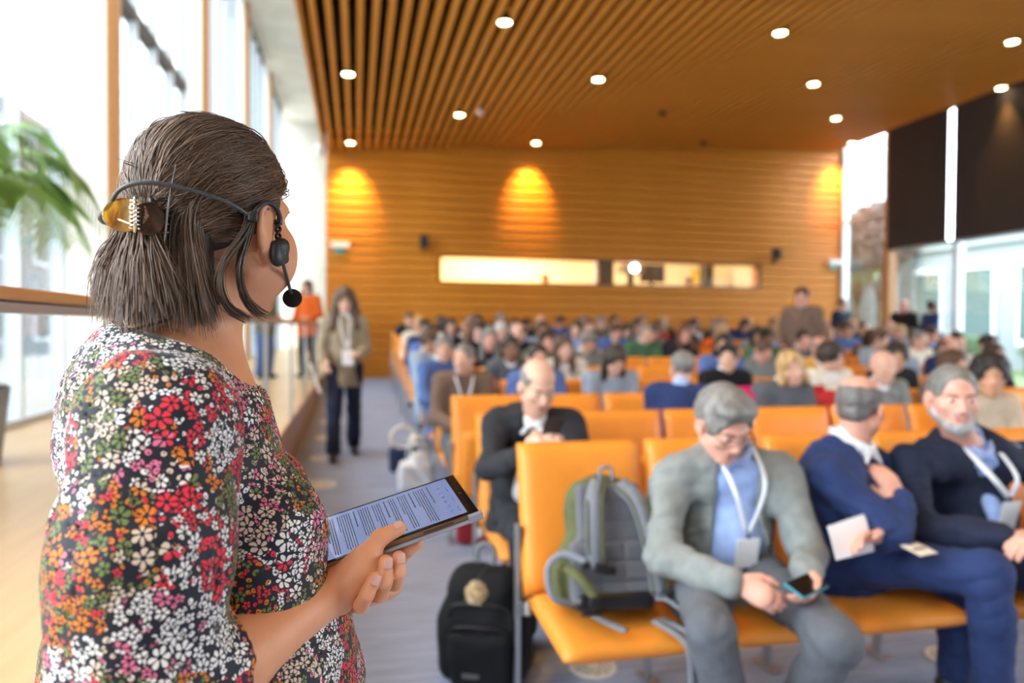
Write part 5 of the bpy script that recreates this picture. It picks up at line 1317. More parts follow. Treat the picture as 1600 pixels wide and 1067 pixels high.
def figure(name, loc, spec, label, skin, top, trousers, shoe=None, shirt=None, hair=None, style=None, h=0.007, hh=0.0036, face=True, group=None, top_name='jacket', rotz=0.0, brow=None):
    root = empty(name, loc, label, 'person', group, rotz); S = person_meshes(spec, h, hh, face); o = S['out']
    link('body', merge_meshes('body', o['body'], SKIN[skin]), root)
    link(top_name, mk(top_name, o['top'], CL[top]), root)
    if 'shirt' in o: link('shirt', mk('shirt', o['shirt'], CL[shirt or 'white']), root)
    link('trousers', mk('trousers', o['trousers'], CL[trousers]), root)
    for q in o['shoes']: link('shoe', mk('shoe', q, shoe or M_shoe), root)
    if style: link('hair', mk('hair', hair_mesh(S, style, max(0.0045, hh*1.2)), HAIR[hair]), root)
    if face: add_face(S, root, brow or M_brow)
    S['root'] = root; return S
def ribbon(name, pts, w, m, parent, nrm_dir, th=0.0015, n=24):
    P = spline_pts(pts, n); T = np.gradient(P, axis=0); T /= np.linalg.norm(T, axis=1)[:, None]; N = np.asarray(nrm_dir, float); V = []; F = []
    for i in range(n):
        nn = nrm(N-T[i]*(N @ T[i])); x = np.cross(T[i], nn); V += [P[i]+x*w/2+nn*th, P[i]-x*w/2+nn*th, P[i]-x*w/2, P[i]+x*w/2]
    for i in range(n-1):
        a, b = 4*i, 4*i+4
        for k in range(4): F.append((a+k, b+k, b+(k+1) % 4, a+(k+1) % 4))
    F += [(0, 1, 2, 3), (4*n-1, 4*n-2, 4*n-3, 4*n-4)]
    return link(name, raw_mesh(name, V, F, False), parent, None, None, m)
def boxat(name, c, s, R, m, parent=None, bev=0.002):
    o = link(name, box_mesh(name, (0, 0, 0), s, bev), parent, None, None, m); mm = Matrix(np.asarray(R).tolist()).to_4x4(); mm.translation = Vector(c); o.matrix_local = mm; return o
def frame(x, z):
    """rotation with local x ~ x and local z = z"""
    z = nrm(z); x = nrm(np.asarray(x, float)-z*(np.asarray(x, float) @ z)); return np.stack([x, np.cross(z, x), z], 1)
def lanyard(S, root, drop=0.33, card=True, tilt=0.0, wdt=0.016, card_name='badge'):
    fw, up = S['fw'], nrm(S['neck']-S['pel']); ax = nrm(S['shL']-S['shR']); cpt = S['neck']-up*drop+fw*(0.115+S.get('lan_out', 0.0))+ax*tilt
    rib = None
    for sg in (-1, 1):
        q = [S['neck']-fw*0.05+ax*sg*0.05+up*0.035, S['neck']+ax*sg*0.075+up*0.020+fw*0.02, S['neck']+ax*sg*0.060-up*0.07+fw*(0.105+S.get('lan_out', 0.0)), cpt+ax*sg*0.006+up*0.02]
        o = ribbon('lanyard' if rib is None else 'lanyard_strap', q, wdt, M_lany, root if rib is None else rib, fw, 0.002); rib = rib or o
    if card:
        R = frame(ax, fw); boxat(card_name, cpt-up*0.055+fw*0.006, (0.088, 0.115, 0.003), R, M_badge, rib)
        boxat('clip_hook', cpt+fw*0.004, (0.012, 0.03, 0.006), R, M_black, rib)
    return rib
def wl(org, x, y, D): return pix(x, y, D)-np.array(org)

def add_collar(S, root, m):
    """turned-down shirt collar around the neck"""
    fw, up, ax, N = S['fw'], nrm(S['neck']-S['pel']), nrm(S['shL']-S['shR']), S['neck']; g = S['hs']
    f = Field(N-0.16, N+0.16, 0.005)
    for sg in (-1, 1):
        q = [N-fw*0.064*g+up*0.030, N-fw*0.045*g+ax*sg*0.050*g+up*0.028, N+ax*sg*0.070*g+up*0.016, N+fw*0.050*g+ax*sg*0.056*g-up*0.002, N+fw*0.085*g+ax*sg*0.018*g-up*0.022]
        q = spline_pts(q, 14)
        for i in range(13): f.add(fcap(q[i], q[i+1], 0.019, 0.019, nrm(q[i]-N-up*(up @ (q[i]-N))), 0.5), k=0.006)
        f.add(fcap(q[-1], q[-1]-up*0.040+ax*sg*0.036+fw*0.012, 0.018, 0.010, fw, 0.5), k=0.008)
    me, _, _ = f.mesh('collar', 1); me.materials.append(m); return link('collar', me, root)
# ================================================================== seats
ROW_Y = [2.76+1.02*i for i in range(11)]; SEAT_X = lambda j: 0.63+0.2775+0.555*j
def cushion(name, w, d, t, wf=None):
    """upholstered slab: w wide (wf at the front), d deep along -y, t thick, soft edges; top at z=0, rear at y=0"""
    wf = wf or w; n, m_ = 14, 14; V = []; F = []
    def prof(u): return (1-abs(u)**7)**(1/2.2)
    for side in (1, -1):
        for i in range(n+1):
            for j in range(m_+1):
                u, v = -1+2*i/n, -1+2*j/m_; u2, v2 = math.copysign(abs(u)**0.75, u), math.copysign(abs(v)**0.75, v)
                yy = -d/2+v2*d/2; ww = w+(wf-w)*(-yy/d); e = prof(abs(u2))*prof(abs(v2)); V.append((u2*ww/2, yy, side*e*t/2-t/2))
    st = (n+1)*(m_+1)
    for i in range(n):
        for j in range(m_):
            a = i*(m_+1)+j; q = (a, a+m_+1, a+m_+2, a+1); F.append(q); F.append(tuple(st+k for k in q[::-1]))
    me = raw_mesh(name, V, F); bm = bmesh.new(); bm.from_mesh(me); bmesh.ops.remove_doubles(bm, verts=bm.verts, dist=1e-5); bmesh.ops.recalc_face_normals(bm, faces=bm.faces); bm.to_mesh(me); bm.free(); me.shade_smooth(); return me
me_seat = cushion('seat', 0.525, 0.47, 0.075, 0.50); me_seat.materials.append(M_leather)
bk = cushion('backrest', 0.535, 0.60, 0.070); bk.materials.append(M_leather)
me_leg = bmesh.new(); add_box(me_leg, (0, 0, 0), (0.020, 0.045, 1.0), None, 0.004, 2); me_leg = bm_mesh('leg', me_leg); me_leg.materials.append(M_steel)
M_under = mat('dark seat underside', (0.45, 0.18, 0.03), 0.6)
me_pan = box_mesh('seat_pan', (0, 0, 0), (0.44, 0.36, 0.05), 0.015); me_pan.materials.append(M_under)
me_bar = box_mesh('seat_bracket', (0, 0, 0), (0.022, 0.16, 0.05), 0.006); me_bar.materials.append(M_steel)
me_foot = box_mesh('foot_plate', (0, 0, 0), (0.05, 0.14, 0.01), 0.003); me_foot.materials.append(M_steel)
rowname = ['front', 'second', 'third', 'fourth', 'fifth', 'sixth', 'seventh', 'eighth', 'ninth', 'tenth', 'last']
ordn = ['first', 'second', 'third', 'fourth', 'fifth', 'sixth', 'seventh', 'eighth', 'ninth', 'tenth', 'eleventh', 'twelfth', 'thirteenth', 'fourteenth', 'fifteenth', 'sixteenth']
NROW = [6, 8, 9, 10, 12, 13, 14, 15, 16, 16, 16]
def make_chair(x, y, z, down, label, last=False, first=None):
    r = empty('auditorium_chair', (x, y, z), label, 'chair', 'orange leather seats in rows')
    tilt = math.atan2(0.15, 0.58)
    b = link('backrest', bk, r, (0, 0.0, 1.0), (rad(90)-tilt*0.95, 0, 0))
    # local y of the cushion (rear->front = -y) runs down the back after the turn
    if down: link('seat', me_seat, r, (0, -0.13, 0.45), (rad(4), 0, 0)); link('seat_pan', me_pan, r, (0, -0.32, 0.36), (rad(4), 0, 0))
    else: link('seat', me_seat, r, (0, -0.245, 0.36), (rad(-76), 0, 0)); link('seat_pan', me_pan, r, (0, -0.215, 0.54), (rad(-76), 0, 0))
    for sx in ((-1, 1) if last else (-1,)):
        l = link('leg', me_leg, r, (sx*0.278, -0.05, 0.34), (0, 0, 0)); l.scale = (1, 1, 0.68)
        link('foot_plate', me_foot, r, (sx*0.278, -0.05, 0.006)); link('seat_bracket', me_bar, r, (sx*0.272, -0.13, 0.375), (rad(-20), 0, 0))
    return r
EMPTY = {(0, 0): 0}       # seats that are held down (backpack)
OCC = {}                  # filled by the audience
# ================================================================== the four men nearest the camera
def W3(o): return lambda x, y, D: pix(x, y, D)-VV(*o)
# --- man with the grey blazer, looking down at his phone
oA = (1.40, 2.50, 0.0); w = W3(oA)
A = figure('person', oA, dict(pel=(-0.02, 0.0, 0.55), chest=(-0.03, -0.06, 0.86), neck=(-0.035, -0.10, 1.020), head=w(1130, 662, 2.50), yaw=PI+0.10, pitch=-0.50, roll=0.05, hs=1.06,
    shR=w(1046, 748, 2.60), shL=w(1218, 742, 2.66), elR=w(1036, 872, 2.42), elL=w(1262, 865, 2.50), wrR=w(1152, 910, 2.22), wrL=w(1258, 893, 2.28),
    hdR=((0.55, -0.6, -0.25), (0.5, 0.45, -0.4), (0.5, -0.3, 0.8)), hdL=((-0.45, -0.7, -0.55), (-0.4, 0.3, 0.8), (-0.4, -0.5, 0.5)), curl=(0.5, 0.6, 0.4),
    hipR=(-0.12, -0.02, 0.55), hipL=(0.09, -0.02, 0.55), knR=w(1112, 985, 2.12), knL=w(1308, 1000, 2.10), anR=(-0.20, -0.52, 0.09), anL=(-0.02, -0.40, 0.09), toeR=(-0.22, -0.72, 0.045), toeL=(-0.02, -0.60, 0.045),
    girth=1.12, open=(0.085, 0.115, 0.22), hem=0.42, top_off=0.018, wrinkle=0.0055, seed=3, lan_out=0.085), 'man in a light grey blazer and blue shirt looking down at his phone', 'rosy', 'grey', 'slate',
    mat('tan shoe leather', (0.30, 0.13, 0.05), 0.4), 'light_blue', 'grey', 'side', 0.0065, 0.0034)
add_glasses(A, A['root']); lanyard(A, A['root'], 0.27, True, 0.01)
bl = empty('smartphone', tuple(A['grip']['L']+VV(*oA)), 'teal smartphone held in the hands of the man in the grey blazer', 'phone')
Rp = frame((0.75, 0.25, 0.25), (0.15, -0.35, 0.9))
boxat('phone_body', VV(0.00, -0.02, 0.03), (0.15, 0.072, 0.008), Rp, mat('teal phone case', (0.02, 0.25, 0.34), 0.35), bl, 0.003); boxat('phone_screen', VV(0.00, -0.02, 0.03)+Rp @ VV(0, 0, 0.0045), (0.14, 0.066, 0.001), Rp, M_bezel, bl, 0.0003)
# --- bald man in navy turned to his neighbour, arms crossed, legs crossed
oB = (1.96, 2.50, 0.0); w = W3(oB)
B = figure('person', oB, dict(pel=(-0.02, -0.02, 0.55), chest=(-0.10, -0.05, 0.86), neck=w(1328, 690, 2.80), head=w(1344, 637, 2.80), yaw=rad(-62), pitch=-0.08, roll=0.0, hs=1.04,
    shR=w(1294, 742, 2.66), shL=w(1392, 742, 2.95), elR=w(1396, 832, 2.52), elL=w(1452, 830, 2.86), wrR=w(1408, 782, 2.62), wrL=w(1372, 838, 2.50),
    hdR=((-0.25, 0.5, 0.75), (0.2, 0.7, -0.3), (-0.7, -0.1, 0.4)), hdL=((-0.95, -0.25, 0.05), (0.1, -0.6, -0.6), (-0.1, -0.6, 0.6)), curl=(0.3, 0.35, 0.25),
    hipR=(-0.06, -0.10, 0.55), hipL=(0.02, 0.08, 0.54), knR=w(1545, 892, 2.42), knL=w(1500, 905, 2.75), anR=w(1556, 1110, 2.45), anL=(0.36, -0.18, 0.09), toeR=w(1600, 1150, 2.35), toeL=(0.52, -0.24, 0.045),
    girth=1.06, top_off=0.018, hem=0.45, open=(0.035, 0.05, 0.45), wrinkle=0.005, seed=8, free_feet=True), 'bald man in a navy suit with crossed arms turned to the bearded man', 'rosy', 'navy', 'navy', None, 'white', 'salt', 'balding', 0.0065, 0.0034)
# --- bearded man in dark navy
oC = (2.53, 2.52, 0.0); w = W3(oC)
C_ = figure('person', oC, dict(pel=(0.0, 0.0, 0.55), chest=(-0.03, -0.02, 0.88), neck=w(1512, 690, 2.90), head=w(1488, 622, 2.80), yaw=PI-0.42, pitch=-0.02, roll=0.0, hs=1.08,
    shR=w(1422, 722, 2.82), shL=w(1612, 720, 2.95), elR=w(1432, 828, 2.66), elL=w(1680, 845, 2.70), wrR=w(1575, 838, 2.46), wrL=w(1625, 838, 2.45),
    hdR=((0.9, -0.3, -0.05), (0.2, 0.4, -0.8), (0.2, -0.6, 0.6)), hdL=((-0.9, -0.2, 0.0), (0, 0.3, -0.9), (-0.2, -0.6, 0.6)), curl=(0.4, 0.5, 0.4),
    knR=(0.02, -0.46, 0.53), knL=(0.30, -0.44, 0.53), anR=(0.02, -0.50, 0.09), anL=(0.32, -0.48, 0.09), toeR=(0.0, -0.70, 0.045), toeL=(0.34, -0.68, 0.045),
    girth=1.16, top_off=0.02, hem=0.40, open=(0.055, 0.05, 0.48), wrinkle=0.005, seed=14, beard_bulk=True, jaw=1.1, lan_out=0.075), 'grey bearded man in a dark navy suit with a white lanyard facing the stage', 'rosy', 'dark_navy', 'dark_navy', None, 'light_blue', 'grey', 'crop', 0.0065, 0.0034)
lanyard(C_, C_['root'], 0.18, True, 0.03, 0.022)
HP = C_['HP']; f = Field(HP(0, 0.05, -0.08)-0.1, HP(0, 0.05, -0.08)+0.1, 0.004)      # short grey beard
f.add(cap(HP(-0.056, 0.0, -0.050), HP(-0.022, 0.060, -0.094), 0.026, 0.027), cap(HP(0.056, 0.0, -0.050), HP(0.022, 0.060, -0.094), 0.026, 0.027), ell(HP(0, 0.066, -0.100), (0.038, 0.034, 0.034), C_['R']), cap(HP(-0.022, 0.084, -0.050), HP(0.022, 0.084, -0.050), 0.008), k=0.012)
f.sub(ell(HP(0, 0.095, -0.064), (0.021, 0.02, 0.010), C_['R']), k=0.004); f.noise(0.0015, 200, 2); me, _, _ = f.mesh('beard', 1); me.materials.append(HAIR['pepper']); link('beard', me, C_['root'])
# --- row two: man in charcoal with a phone
oD = (0.86, 3.50, 0.0); w = W3(oD)
D_ = figure('person', oD, dict(pel=(0, 0.0, 0.55), chest=(-0.01, 0.0, 0.90), neck=w(836, 648, 3.52), head=w(840, 604, 3.40), yaw=PI+0.12, pitch=-0.36, roll=0.0, hs=1.06,
    shR=w(777, 662, 3.52), shL=w(890, 664, 3.50), elR=w(765, 730, 3.32), elL=w(912, 735, 3.32), wrR=w(822, 712, 3.10), wrL=w(886, 712, 3.10),
    hdR=((0.45, -0.3, 0.75), (0.7, 0.4, -0.2), (-0.2, 0.5, 0.6)), hdL=((-0.45, -0.3, 0.75), (-0.7, 0.4, -0.2), (0.2, 0.5, 0.6)), curl=(0.7, 0.8, 0.5),
    girth=1.08, top_off=0.018, hem=0.35, open=(0.062, 0.070, 0.30), wrinkle=0.005, seed=5), 'balding man in a charcoal suit holding up a phone behind the empty front seat', 'fair', 'charcoal', 'charcoal', None, 'white', 'grey', 'balding', 0.008, 0.004)
ph = empty('smartphone', tuple((D_['grip']['R']+D_['grip']['L'])/2+VV(*oD)), 'dark smartphone in the hands of the man in the charcoal suit', 'phone')
Rp = frame((1, 0.05, 0.05), (0.05, 0.7, 0.7)); boxat('phone_body', VV(0.01, -0.02, 0.05), (0.078, 0.155, 0.009), Rp, M_black, ph, 0.003); boxat('phone_screen', VV(0.01, -0.02, 0.05)+Rp @ VV(0, 0, 0.005), (0.07, 0.145, 0.001), Rp, M_bezel, ph, 0.0003)
for q_, c_ in ((A, 'light_blue'), (B, 'white'), (C_, 'light_blue'), (D_, 'white')): add_collar(q_, q_['root'], CL[c_])
# papers held by the bald man, card on his lap
pb = empty('paper_sheets', tuple(pix(1330, 842, 2.47)), 'folded white paper sheets in the hand of the bald man in navy', 'paper'); Rp = frame((1, 0, 0.12), (0.05, -1, 0.25))
for k in range(3): boxat('sheet', VV(0.004*k, 0.006*k, 0.003*k), (0.165, 0.115, 0.0015), Rp @ np.array(Matrix.Rotation(0.05*k, 3, 'Z')), M_paper, pb, 0.0003)
cd_ = empty('name_card', tuple(pix(1436, 858, 2.44)), 'small cream name card lying on the lap of the bald man in navy', 'card'); Rp = frame((1, 0.3, -0.1), (0.1, -0.2, 1)); boxat('card', VV(0, 0, 0.0), (0.10, 0.075, 0.003), Rp, CL['cream'], cd_, 0.0005); boxat('card_print', Rp @ VV(0.0, 0.0, 0.002), (0.07, 0.01, 0.001), Rp, CL['brown'], cd_, 0.0002)

# ================================================================== the audience: figure types, then copies seated one by one
POSES = [dict(pitch=-0.05), dict(pitch=-0.55, head=(0, -0.05, 1.165)), dict(yaw=PI+0.6, pitch=-0.08), dict(yaw=PI-0.6, pitch=-0.05), dict(pitch=-0.30, head=(0, -0.10, 1.13), neck=(0, -0.03, 1.02), chest=(0, 0.02, 0.88), shR=(-0.175, -0.02, 0.975), shL=(0.175, -0.02, 0.975), wrR=(-0.05, -0.30, 0.74), wrL=(0.05, -0.30, 0.74)), dict(yaw=PI-0.15, roll=0.18, pitch=-0.12, head=(0.03, -0.01, 1.18))]
PT = []
for i, p in enumerate(POSES):
    S = person_meshes(dict(p, seed=30+i, wrinkle=0.004, open=(0.045, 0.06, 0.35) if i in (0, 2, 4) else None, girth=(1.0, 0.95, 1.08, 0.95, 1.02, 1.0)[i]), 0.0115, 0.0058)
    o = S['out']; d = dict(S=S, body=merge_meshes('body', o['body'], SKIN['fair']), top=mk('jacket', o['top'], CL['navy']), shirt=mk('shirt', o['shirt'], CL['white']), trousers=mk('trousers', o['trousers'], CL['charcoal']),
             shoes=[mk('shoe', q, M_shoe) for q in o['shoes']], hair={})
    PT.append(d)
NEUT = sk(dict(head=(0, 0, 0), yaw=0, pitch=0)); NEUT['R'] = np.eye(3); NEUT['HP'] = lambda *p: VV(*p)
HM = {st: mk('hair', hair_mesh(NEUT, st, 0.0065), HAIR['dark']) for st in ('short', 'side', 'crop', 'balding', 'long', 'curly', 'bob', 'wavy')}
for me in [*HM.values()]: me.name = 'hair'
def slotted(name, me, m, parent):
    o = link(name, me, parent); o.material_slots[0].link = 'OBJECT'; o.material_slots[0].material = m; return o
used_lab = {}
def seat_person(x, y, z, pose, skin, top, trousers, style, hair, label, shirt='white', rotz=0.0, group='seated audience', lany=False):
    d = PT[pose]; r = empty('person', (x, y, z), label, 'person', group, rotz)
    slotted('body', d['body'], SKIN[skin], r); slotted('jacket', d['top'], CL[top], r); slotted('shirt', d['shirt'], CL[shirt], r); slotted('trousers', d['trousers'], CL[trousers], r)
    for s in d['shoes']: slotted('shoe', s, M_shoe, r)
    if style:
        S = d['S']; h = slotted('hair', HM[style], HAIR[hair], r); m = Matrix(S['R'].tolist()).to_4x4(); m.translation = Vector(S['head']); h.matrix_local = m
    if lany: lanyard(S, r, 0.28, True) if style else None
    return r
HDESC = dict(short='short', side='side-parted', crop='cropped', balding='thinning', long='long', curly='curly', bob='bobbed', wavy='long wavy')
CD = lambda c: {'light_blue': 'light blue', 'dark_navy': 'dark navy', 'grey_blue': 'grey-blue'}.get(c, c)
def place(i, j, pose, skin, top, style, hair, trousers='charcoal', shirt='white', dx=0.0, dy=0.0, dz=0.0, rotz=0.0, note=None, lany=False):
    y = ROW_Y[i]-0.21+dy; x = SEAT_X(j)+dx; z = floor_z(ROW_Y[i]-0.3)+dz
    hd = (HDESC[style]+' '+hair+' hair') if style else 'a shaved head'
    lab = note or 'seated person, %s, %s top, %s row, %s seat from the aisle' % (hd, CD(top), rowname[i], ordn[j])
    OCC[(i, j)] = seat_person(x, y, z, pose, skin, top, trousers, style, hair, lab, shirt, rotz, 'seated audience', lany)
# people the photograph shows well
place(1, 5, 3, 'tan', 'beige', 'curly', 'black', shirt='black', dx=0.06, dy=-0.05, note='young person with dark curly hair and beige coat behind the bearded man')
place(2, 2, 2, 'fair', 'navy', 'crop', 'grey', dx=0.22, dy=-0.02, rotz=2.6, note='grey-haired man in navy turned away, behind the man in the grey blazer', shirt='light_blue')
place(2, 4, 5, 'fair', 'slate', 'bob', 'blond', dx=-0.05, note='blond woman with a bob in a grey top between pink and red coats')
place(2, 5, 0, 'fair', 'grey', None, 'grey', dx=0.22, dy=0.0, note='bald man just right of the bald man in navy, one row back')
place(2, 6, 0, 'tan', 'brown', 'wavy', 'brown', dx=0.30, note='woman with long brown hair at the right edge, third row')
place(3, 0, 3, 'fair', 'brown', 'crop', 'grey', dx=-0.06, note='man in a brown jacket and light blue shirt on the fourth row aisle seat', shirt='light_blue', lany=True, trousers='slate')
place(3, 1, 0, 'fair', 'blue', 'short', 'dark', note='person in a blue top hidden behind the man with the phone')
place(3, 2, 1, 'fair', 'grey_blue', 'wavy', 'dark', dx=0.10, note='woman with long dark hair looking down in a grey-blue top, fourth row')
place(3, 4, 3, 'fair', 'black', 'side', 'black', dx=0.06, note='dark bearded man in black, fourth row, right of the grey-haired man')
place(3, 6, 2, 'fair', 'cream', 'curly', 'dark', dx=-0.02, note='woman with dark curly hair in a cream top, fourth row')
place(3, 7, 3, 'tan', 'black', 'curly', 'black', dx=0.12, note='person with black curly hair in black, fourth row, left of the bearded man')
place(4, 0, 3, 'fair', 'blue', 'short', 'grey', dx=-0.10, dy=-0.06, rotz=0.5, note='grey-haired man in a blue jacket leaning into the aisle, fifth row', trousers='slate')
place(4, 2, 0, 'fair', 'cream', 'long', 'brown', dx=-0.02, note='woman with long brown hair in a cream top facing the stage, fifth row')
place(4, 6, 1, 'rosy', 'grey', 'short', 'brown', dx=-0.10, shirt='light_blue', note='man with a light blue collar looking down, fifth row')
place(4, 7, 0, 'rosy', 'mustard', 'balding', 'grey', dx=0.05, note='man in a mustard jacket, fifth row')
place(5, 0, 2, 'tan', 'jeans', 'short', 'brown', dx=-0.12, rotz=0.9, note='person in pale denim on the sixth row aisle seat', trousers='jeans')
place(4, 1, 0, 'brown', 'slate', 'short', 'black', note='dark-skinned man in slate on the fifth row second seat')
# the other seats, filled at random in the density the photograph shows
R7 = random.Random(12)
tops = ['navy', 'charcoal', 'black', 'grey', 'brown', 'olive', 'beige', 'cream', 'white', 'light_blue', 'blue', 'red', 'green', 'slate', 'dark_navy', 'orange', 'grey_blue', 'pink']
wts = [8, 7, 10, 6, 5, 4, 3, 4, 5, 4, 5, 2, 3, 5, 5, 2, 3, 1]
skins = ['fair']*6+['rosy']*5+['tan']*4+['brown', 'deep']
prob = {1: 0, 2: 0.10, 3: 0.62, 4: 0.78, 5: 0.86, 6: 0.9, 7: 0.92, 8: 0.94, 9: 0.94, 10: 0.94}
for i in range(2, 11):
    for j in range(NROW[i]):
        if (i, j) in OCC or (i == 2 and j < 7): continue
        if (i == 3 and j in (3, 5)) or (i, j) in ((6, 8), (6, 9)): continue
        if i == 4 and j in (3,): continue
        if i in (5, 6) and j in (3, 4) and R7.random() < 0.8: continue
        if R7.random() > prob[i]: continue
        st = R7.choices(['short', 'side', 'crop', 'balding', 'long', 'curly', 'bob', 'wavy', None], [6, 5, 3, 2, 4, 2, 3, 4, 1])[0]
        hr = R7.choices(['black', 'dark', 'brown', 'auburn', 'grey', 'silver', 'blond'], [4, 7, 7, 1, 4, 2, 4])[0]
        tp_ = R7.choices(tops, wts)[0]
        place(i, j, R7.choice([0, 0, 0, 1, 2, 3, 4, 5]), R7.choice(skins), tp_, st, hr, R7.choice(['charcoal', 'black', 'slate', 'jeans', 'navy']), R7.choice(['white', 'white', 'light_blue', 'black', 'cream']), R7.uniform(-0.05, 0.05), R7.uniform(-0.05, 0.03), R7.uniform(-0.01, 0.05), R7.uniform(-0.15, 0.15))
# ---- the chairs: held down where someone sits or a bag lies
chair0 = None
for i in range(11):
    for j in range(NROW[i]):
        occ = (i, j) in OCC or (i, j) in ((0, 0), (0, 1), (0, 2), (0, 3), (1, 0))
        lab = 'orange leather seat, %s row, %s seat from the aisle, %s' % (rowname[i], ordn[j], 'seat folded up' if not occ else 'seat down')
        if (i, j) == (0, 0): lab = 'front row orange leather seat carrying the grey backpack'
        make_chair(SEAT_X(j), ROW_Y[i], floor_z(ROW_Y[i]-0.25), occ, lab, j == NROW[i]-1)

# ---- walking woman in the aisle and other standing people
ST = dict(standing=True, pel=(0, 0, 0.95), chest=(0, 0.01, 1.28), neck=(0, 0.01, 1.46), head=(0, -0.02, 1.60), shR=(-0.175, 0.01, 1.405), shL=(0.175, 0.01, 1.405), elR=(-0.225, 0.04, 1.12), elL=(0.225, 0.04, 1.12), wrR=(-0.20, -0.16, 0.99), wrL=(0.16, -0.20, 1.06),
          hdR=((0.1, -0.7, -0.5), (0.7, 0, -0.2), (0.2, -0.4, 0.6)), hdL=((-0.5, -0.8, 0.1), (-0.2, 0.1, -0.9), (-0.5, -0.3, 0.5)), hipR=(-0.09, 0, 0.92), hipL=(0.09, 0, 0.92), knR=(-0.10, -0.02, 0.50), knL=(0.10, -0.02, 0.50), anR=(-0.10, 0.03, 0.085), anL=(0.10, 0.03, 0.085), toeR=(-0.12, -0.14, 0.04), toeL=(0.12, -0.14, 0.04), cuff=0.075)
yw = 7.45; oW = tuple(onp) if False else (-0.11, yw, floor_z(yw))
wk = figure('person', oW, dict(ST, shR=(-0.150, 0.01, 1.395), shL=(0.150, 0.01, 1.395), elR=(-0.215, 0.04, 1.11), elL=(0.205, 0.03, 1.11), girth=0.88, knR=(-0.10, -0.14, 0.51), anR=(-0.11, -0.20, 0.085), toeR=(-0.12, -0.37, 0.04), knL=(0.09, 0.04, 0.50), anL=(0.09, 0.18, 0.10), toeL=(0.10, 0.02, 0.04), hem=0.5, open=(0.05, 0.08, 0.05), wrinkle=0.005, top_off=0.012), 'woman with long wavy hair in a khaki jacket walking down the aisle', 'fair', 'khaki', 'dark_navy', None, 'white', 'brown', 'full', 0.010, 0.005)
link('badge', box_mesh('badge', (0, 0, 0), (0.11, 0.004, 0.15), 0.003), wk['root'], (0.03, -0.21, 1.03), None, M_badge)
for sg in (-1, 1): tube('lanyard_strap', [(sg*0.06, -0.02, 1.47), (sg*0.05, -0.13, 1.36), (0.03+sg*0.01, -0.205, 1.11)], 0.006, M_lany, wk['root'], 12, 6)
fo = empty('document_folder', (oW[0]-0.28, yw-0.10, oW[2]+0.82), 'cream folder carried by the woman walking down the aisle', 'folder')
for k in range(3): boxat('folder_cover' if k != 1 else 'folder_pages', VV(-0.005*k, 0.004*k, 0), (0.012, 0.24, 0.32), np.array(Matrix.Rotation(-0.35, 3, 'Y')), CL['cream'] if k != 1 else M_paper, fo, 0.003)
# men standing by the garden windows and in the walkway
def stand(x, y, z, yaw, skin, top, trousers, style, hair, label, spec=None, lany=True, **kw):
    s = figure('person', (x, y, z), dict(ST, seed=int(x*7) % 50, **(spec or {})), label, skin, top, trousers, None, kw.get('shirt', 'white'), hair, style, 0.012, 0.0065, True, None, kw.get('tn', 'jacket'), yaw)
    if lany: link('badge', box_mesh('badge', (0, 0, 0), (0.10, 0.004, 0.13), 0.003), s['root'], (0.02, -0.20, 1.05), None, M_badge)
    return s
tm1 = stand(5.82, 8.36, floor_z(8.36), -0.7, 'rosy', 'brown', 'charcoal', 'short', 'dark', 'man in a brown jacket standing up between the rows before the back wall', lany=False); tm1['root'].scale = (1.08,)*3
stand(9.65, 12.55, floor_z(12.55), 0.3, 'rosy', 'dark_navy', 'dark_navy', 'short', 'brown', 'man in dark navy with a red tie and white badge standing near the corner window')
stand(10.2, 11.5, floor_z(11.5), -1.2, 'rosy', 'black', 'black', None, None, 'bald person in black over red standing at the garden window', shirt='red', lany=False)
stand(10.35, 11.0, floor_z(11.0), 1.3, 'brown', 'navy', 'black', 'crop', 'black', 'dark-haired person in navy standing in profile at the garden window', lany=False)
stand(-1.55, 12.9, ZP, 0.8, 'fair', 'olive', 'blue', 'short', 'brown', 'person in an olive top and blue trousers standing on the walkway', lany=False)
stand(-0.84, 13.0, ZP, -0.4, 'fair', 'orange', 'charcoal', 'bob', 'brown', 'person in a bright red-orange top standing on the walkway', lany=False)
for (x, z, lb, c) in ((4.02, 1.62, 'technician behind the left booth window', 'black'), (7.42, 1.58, 'technician behind the right booth window', 'charcoal')):
    stand(x, YB+0.75, 0.92, 0.1, 'tan', c, 'black', 'short', 'brown', lb, lany=False)

add_face(dict(HP=hp, R=RW, hs=1.0), woman)
# ================================================================== bags and other things on and beside the seats
M_bpg = mat('grey backpack fabric', (0.20, 0.215, 0.25), 0.8, var=0.08, vscale=40, bump=0.35, bscale=420); M_bpp = mat('dark grey padded mesh', (0.135, 0.14, 0.16), 0.9, bump=0.4, bscale=600)
M_olive = mat('olive backpack fabric', (0.105, 0.115, 0.045), 0.85, var=0.1, vscale=40, bump=0.35, bscale=420); M_buck = mat('black buckle plastic', (0.012, 0.012, 0.014), 0.3)
bp = empty('backpack', (0.885, 2.37, 0.458), 'grey and olive hiking backpack standing on the front row aisle seat', 'backpack'); bp.rotation_euler = (rad(-13), 0, rad(-3))
def fmesh(name, lo, hi, h, prims, m, parent, k=0.03, subs=(), noise=None, it=1):
    f = Field(lo, hi, h)
    for p in prims: f.add(p, k=k)
    for p in subs: f.sub(p, k=0.006)
    if noise: f.noise(*noise)
    me, _, _ = f.mesh(name, it); me.materials.append(m); return link(name, me, parent)
body_p = [rbx((0, 0.03, 0.12), (0.165, 0.095, 0.125), 0.06), rbx((0.0, 0.03, 0.30), (0.135, 0.085, 0.13), 0.06), ell((0.0, 0.03, 0.42), (0.105, 0.075, 0.055))]
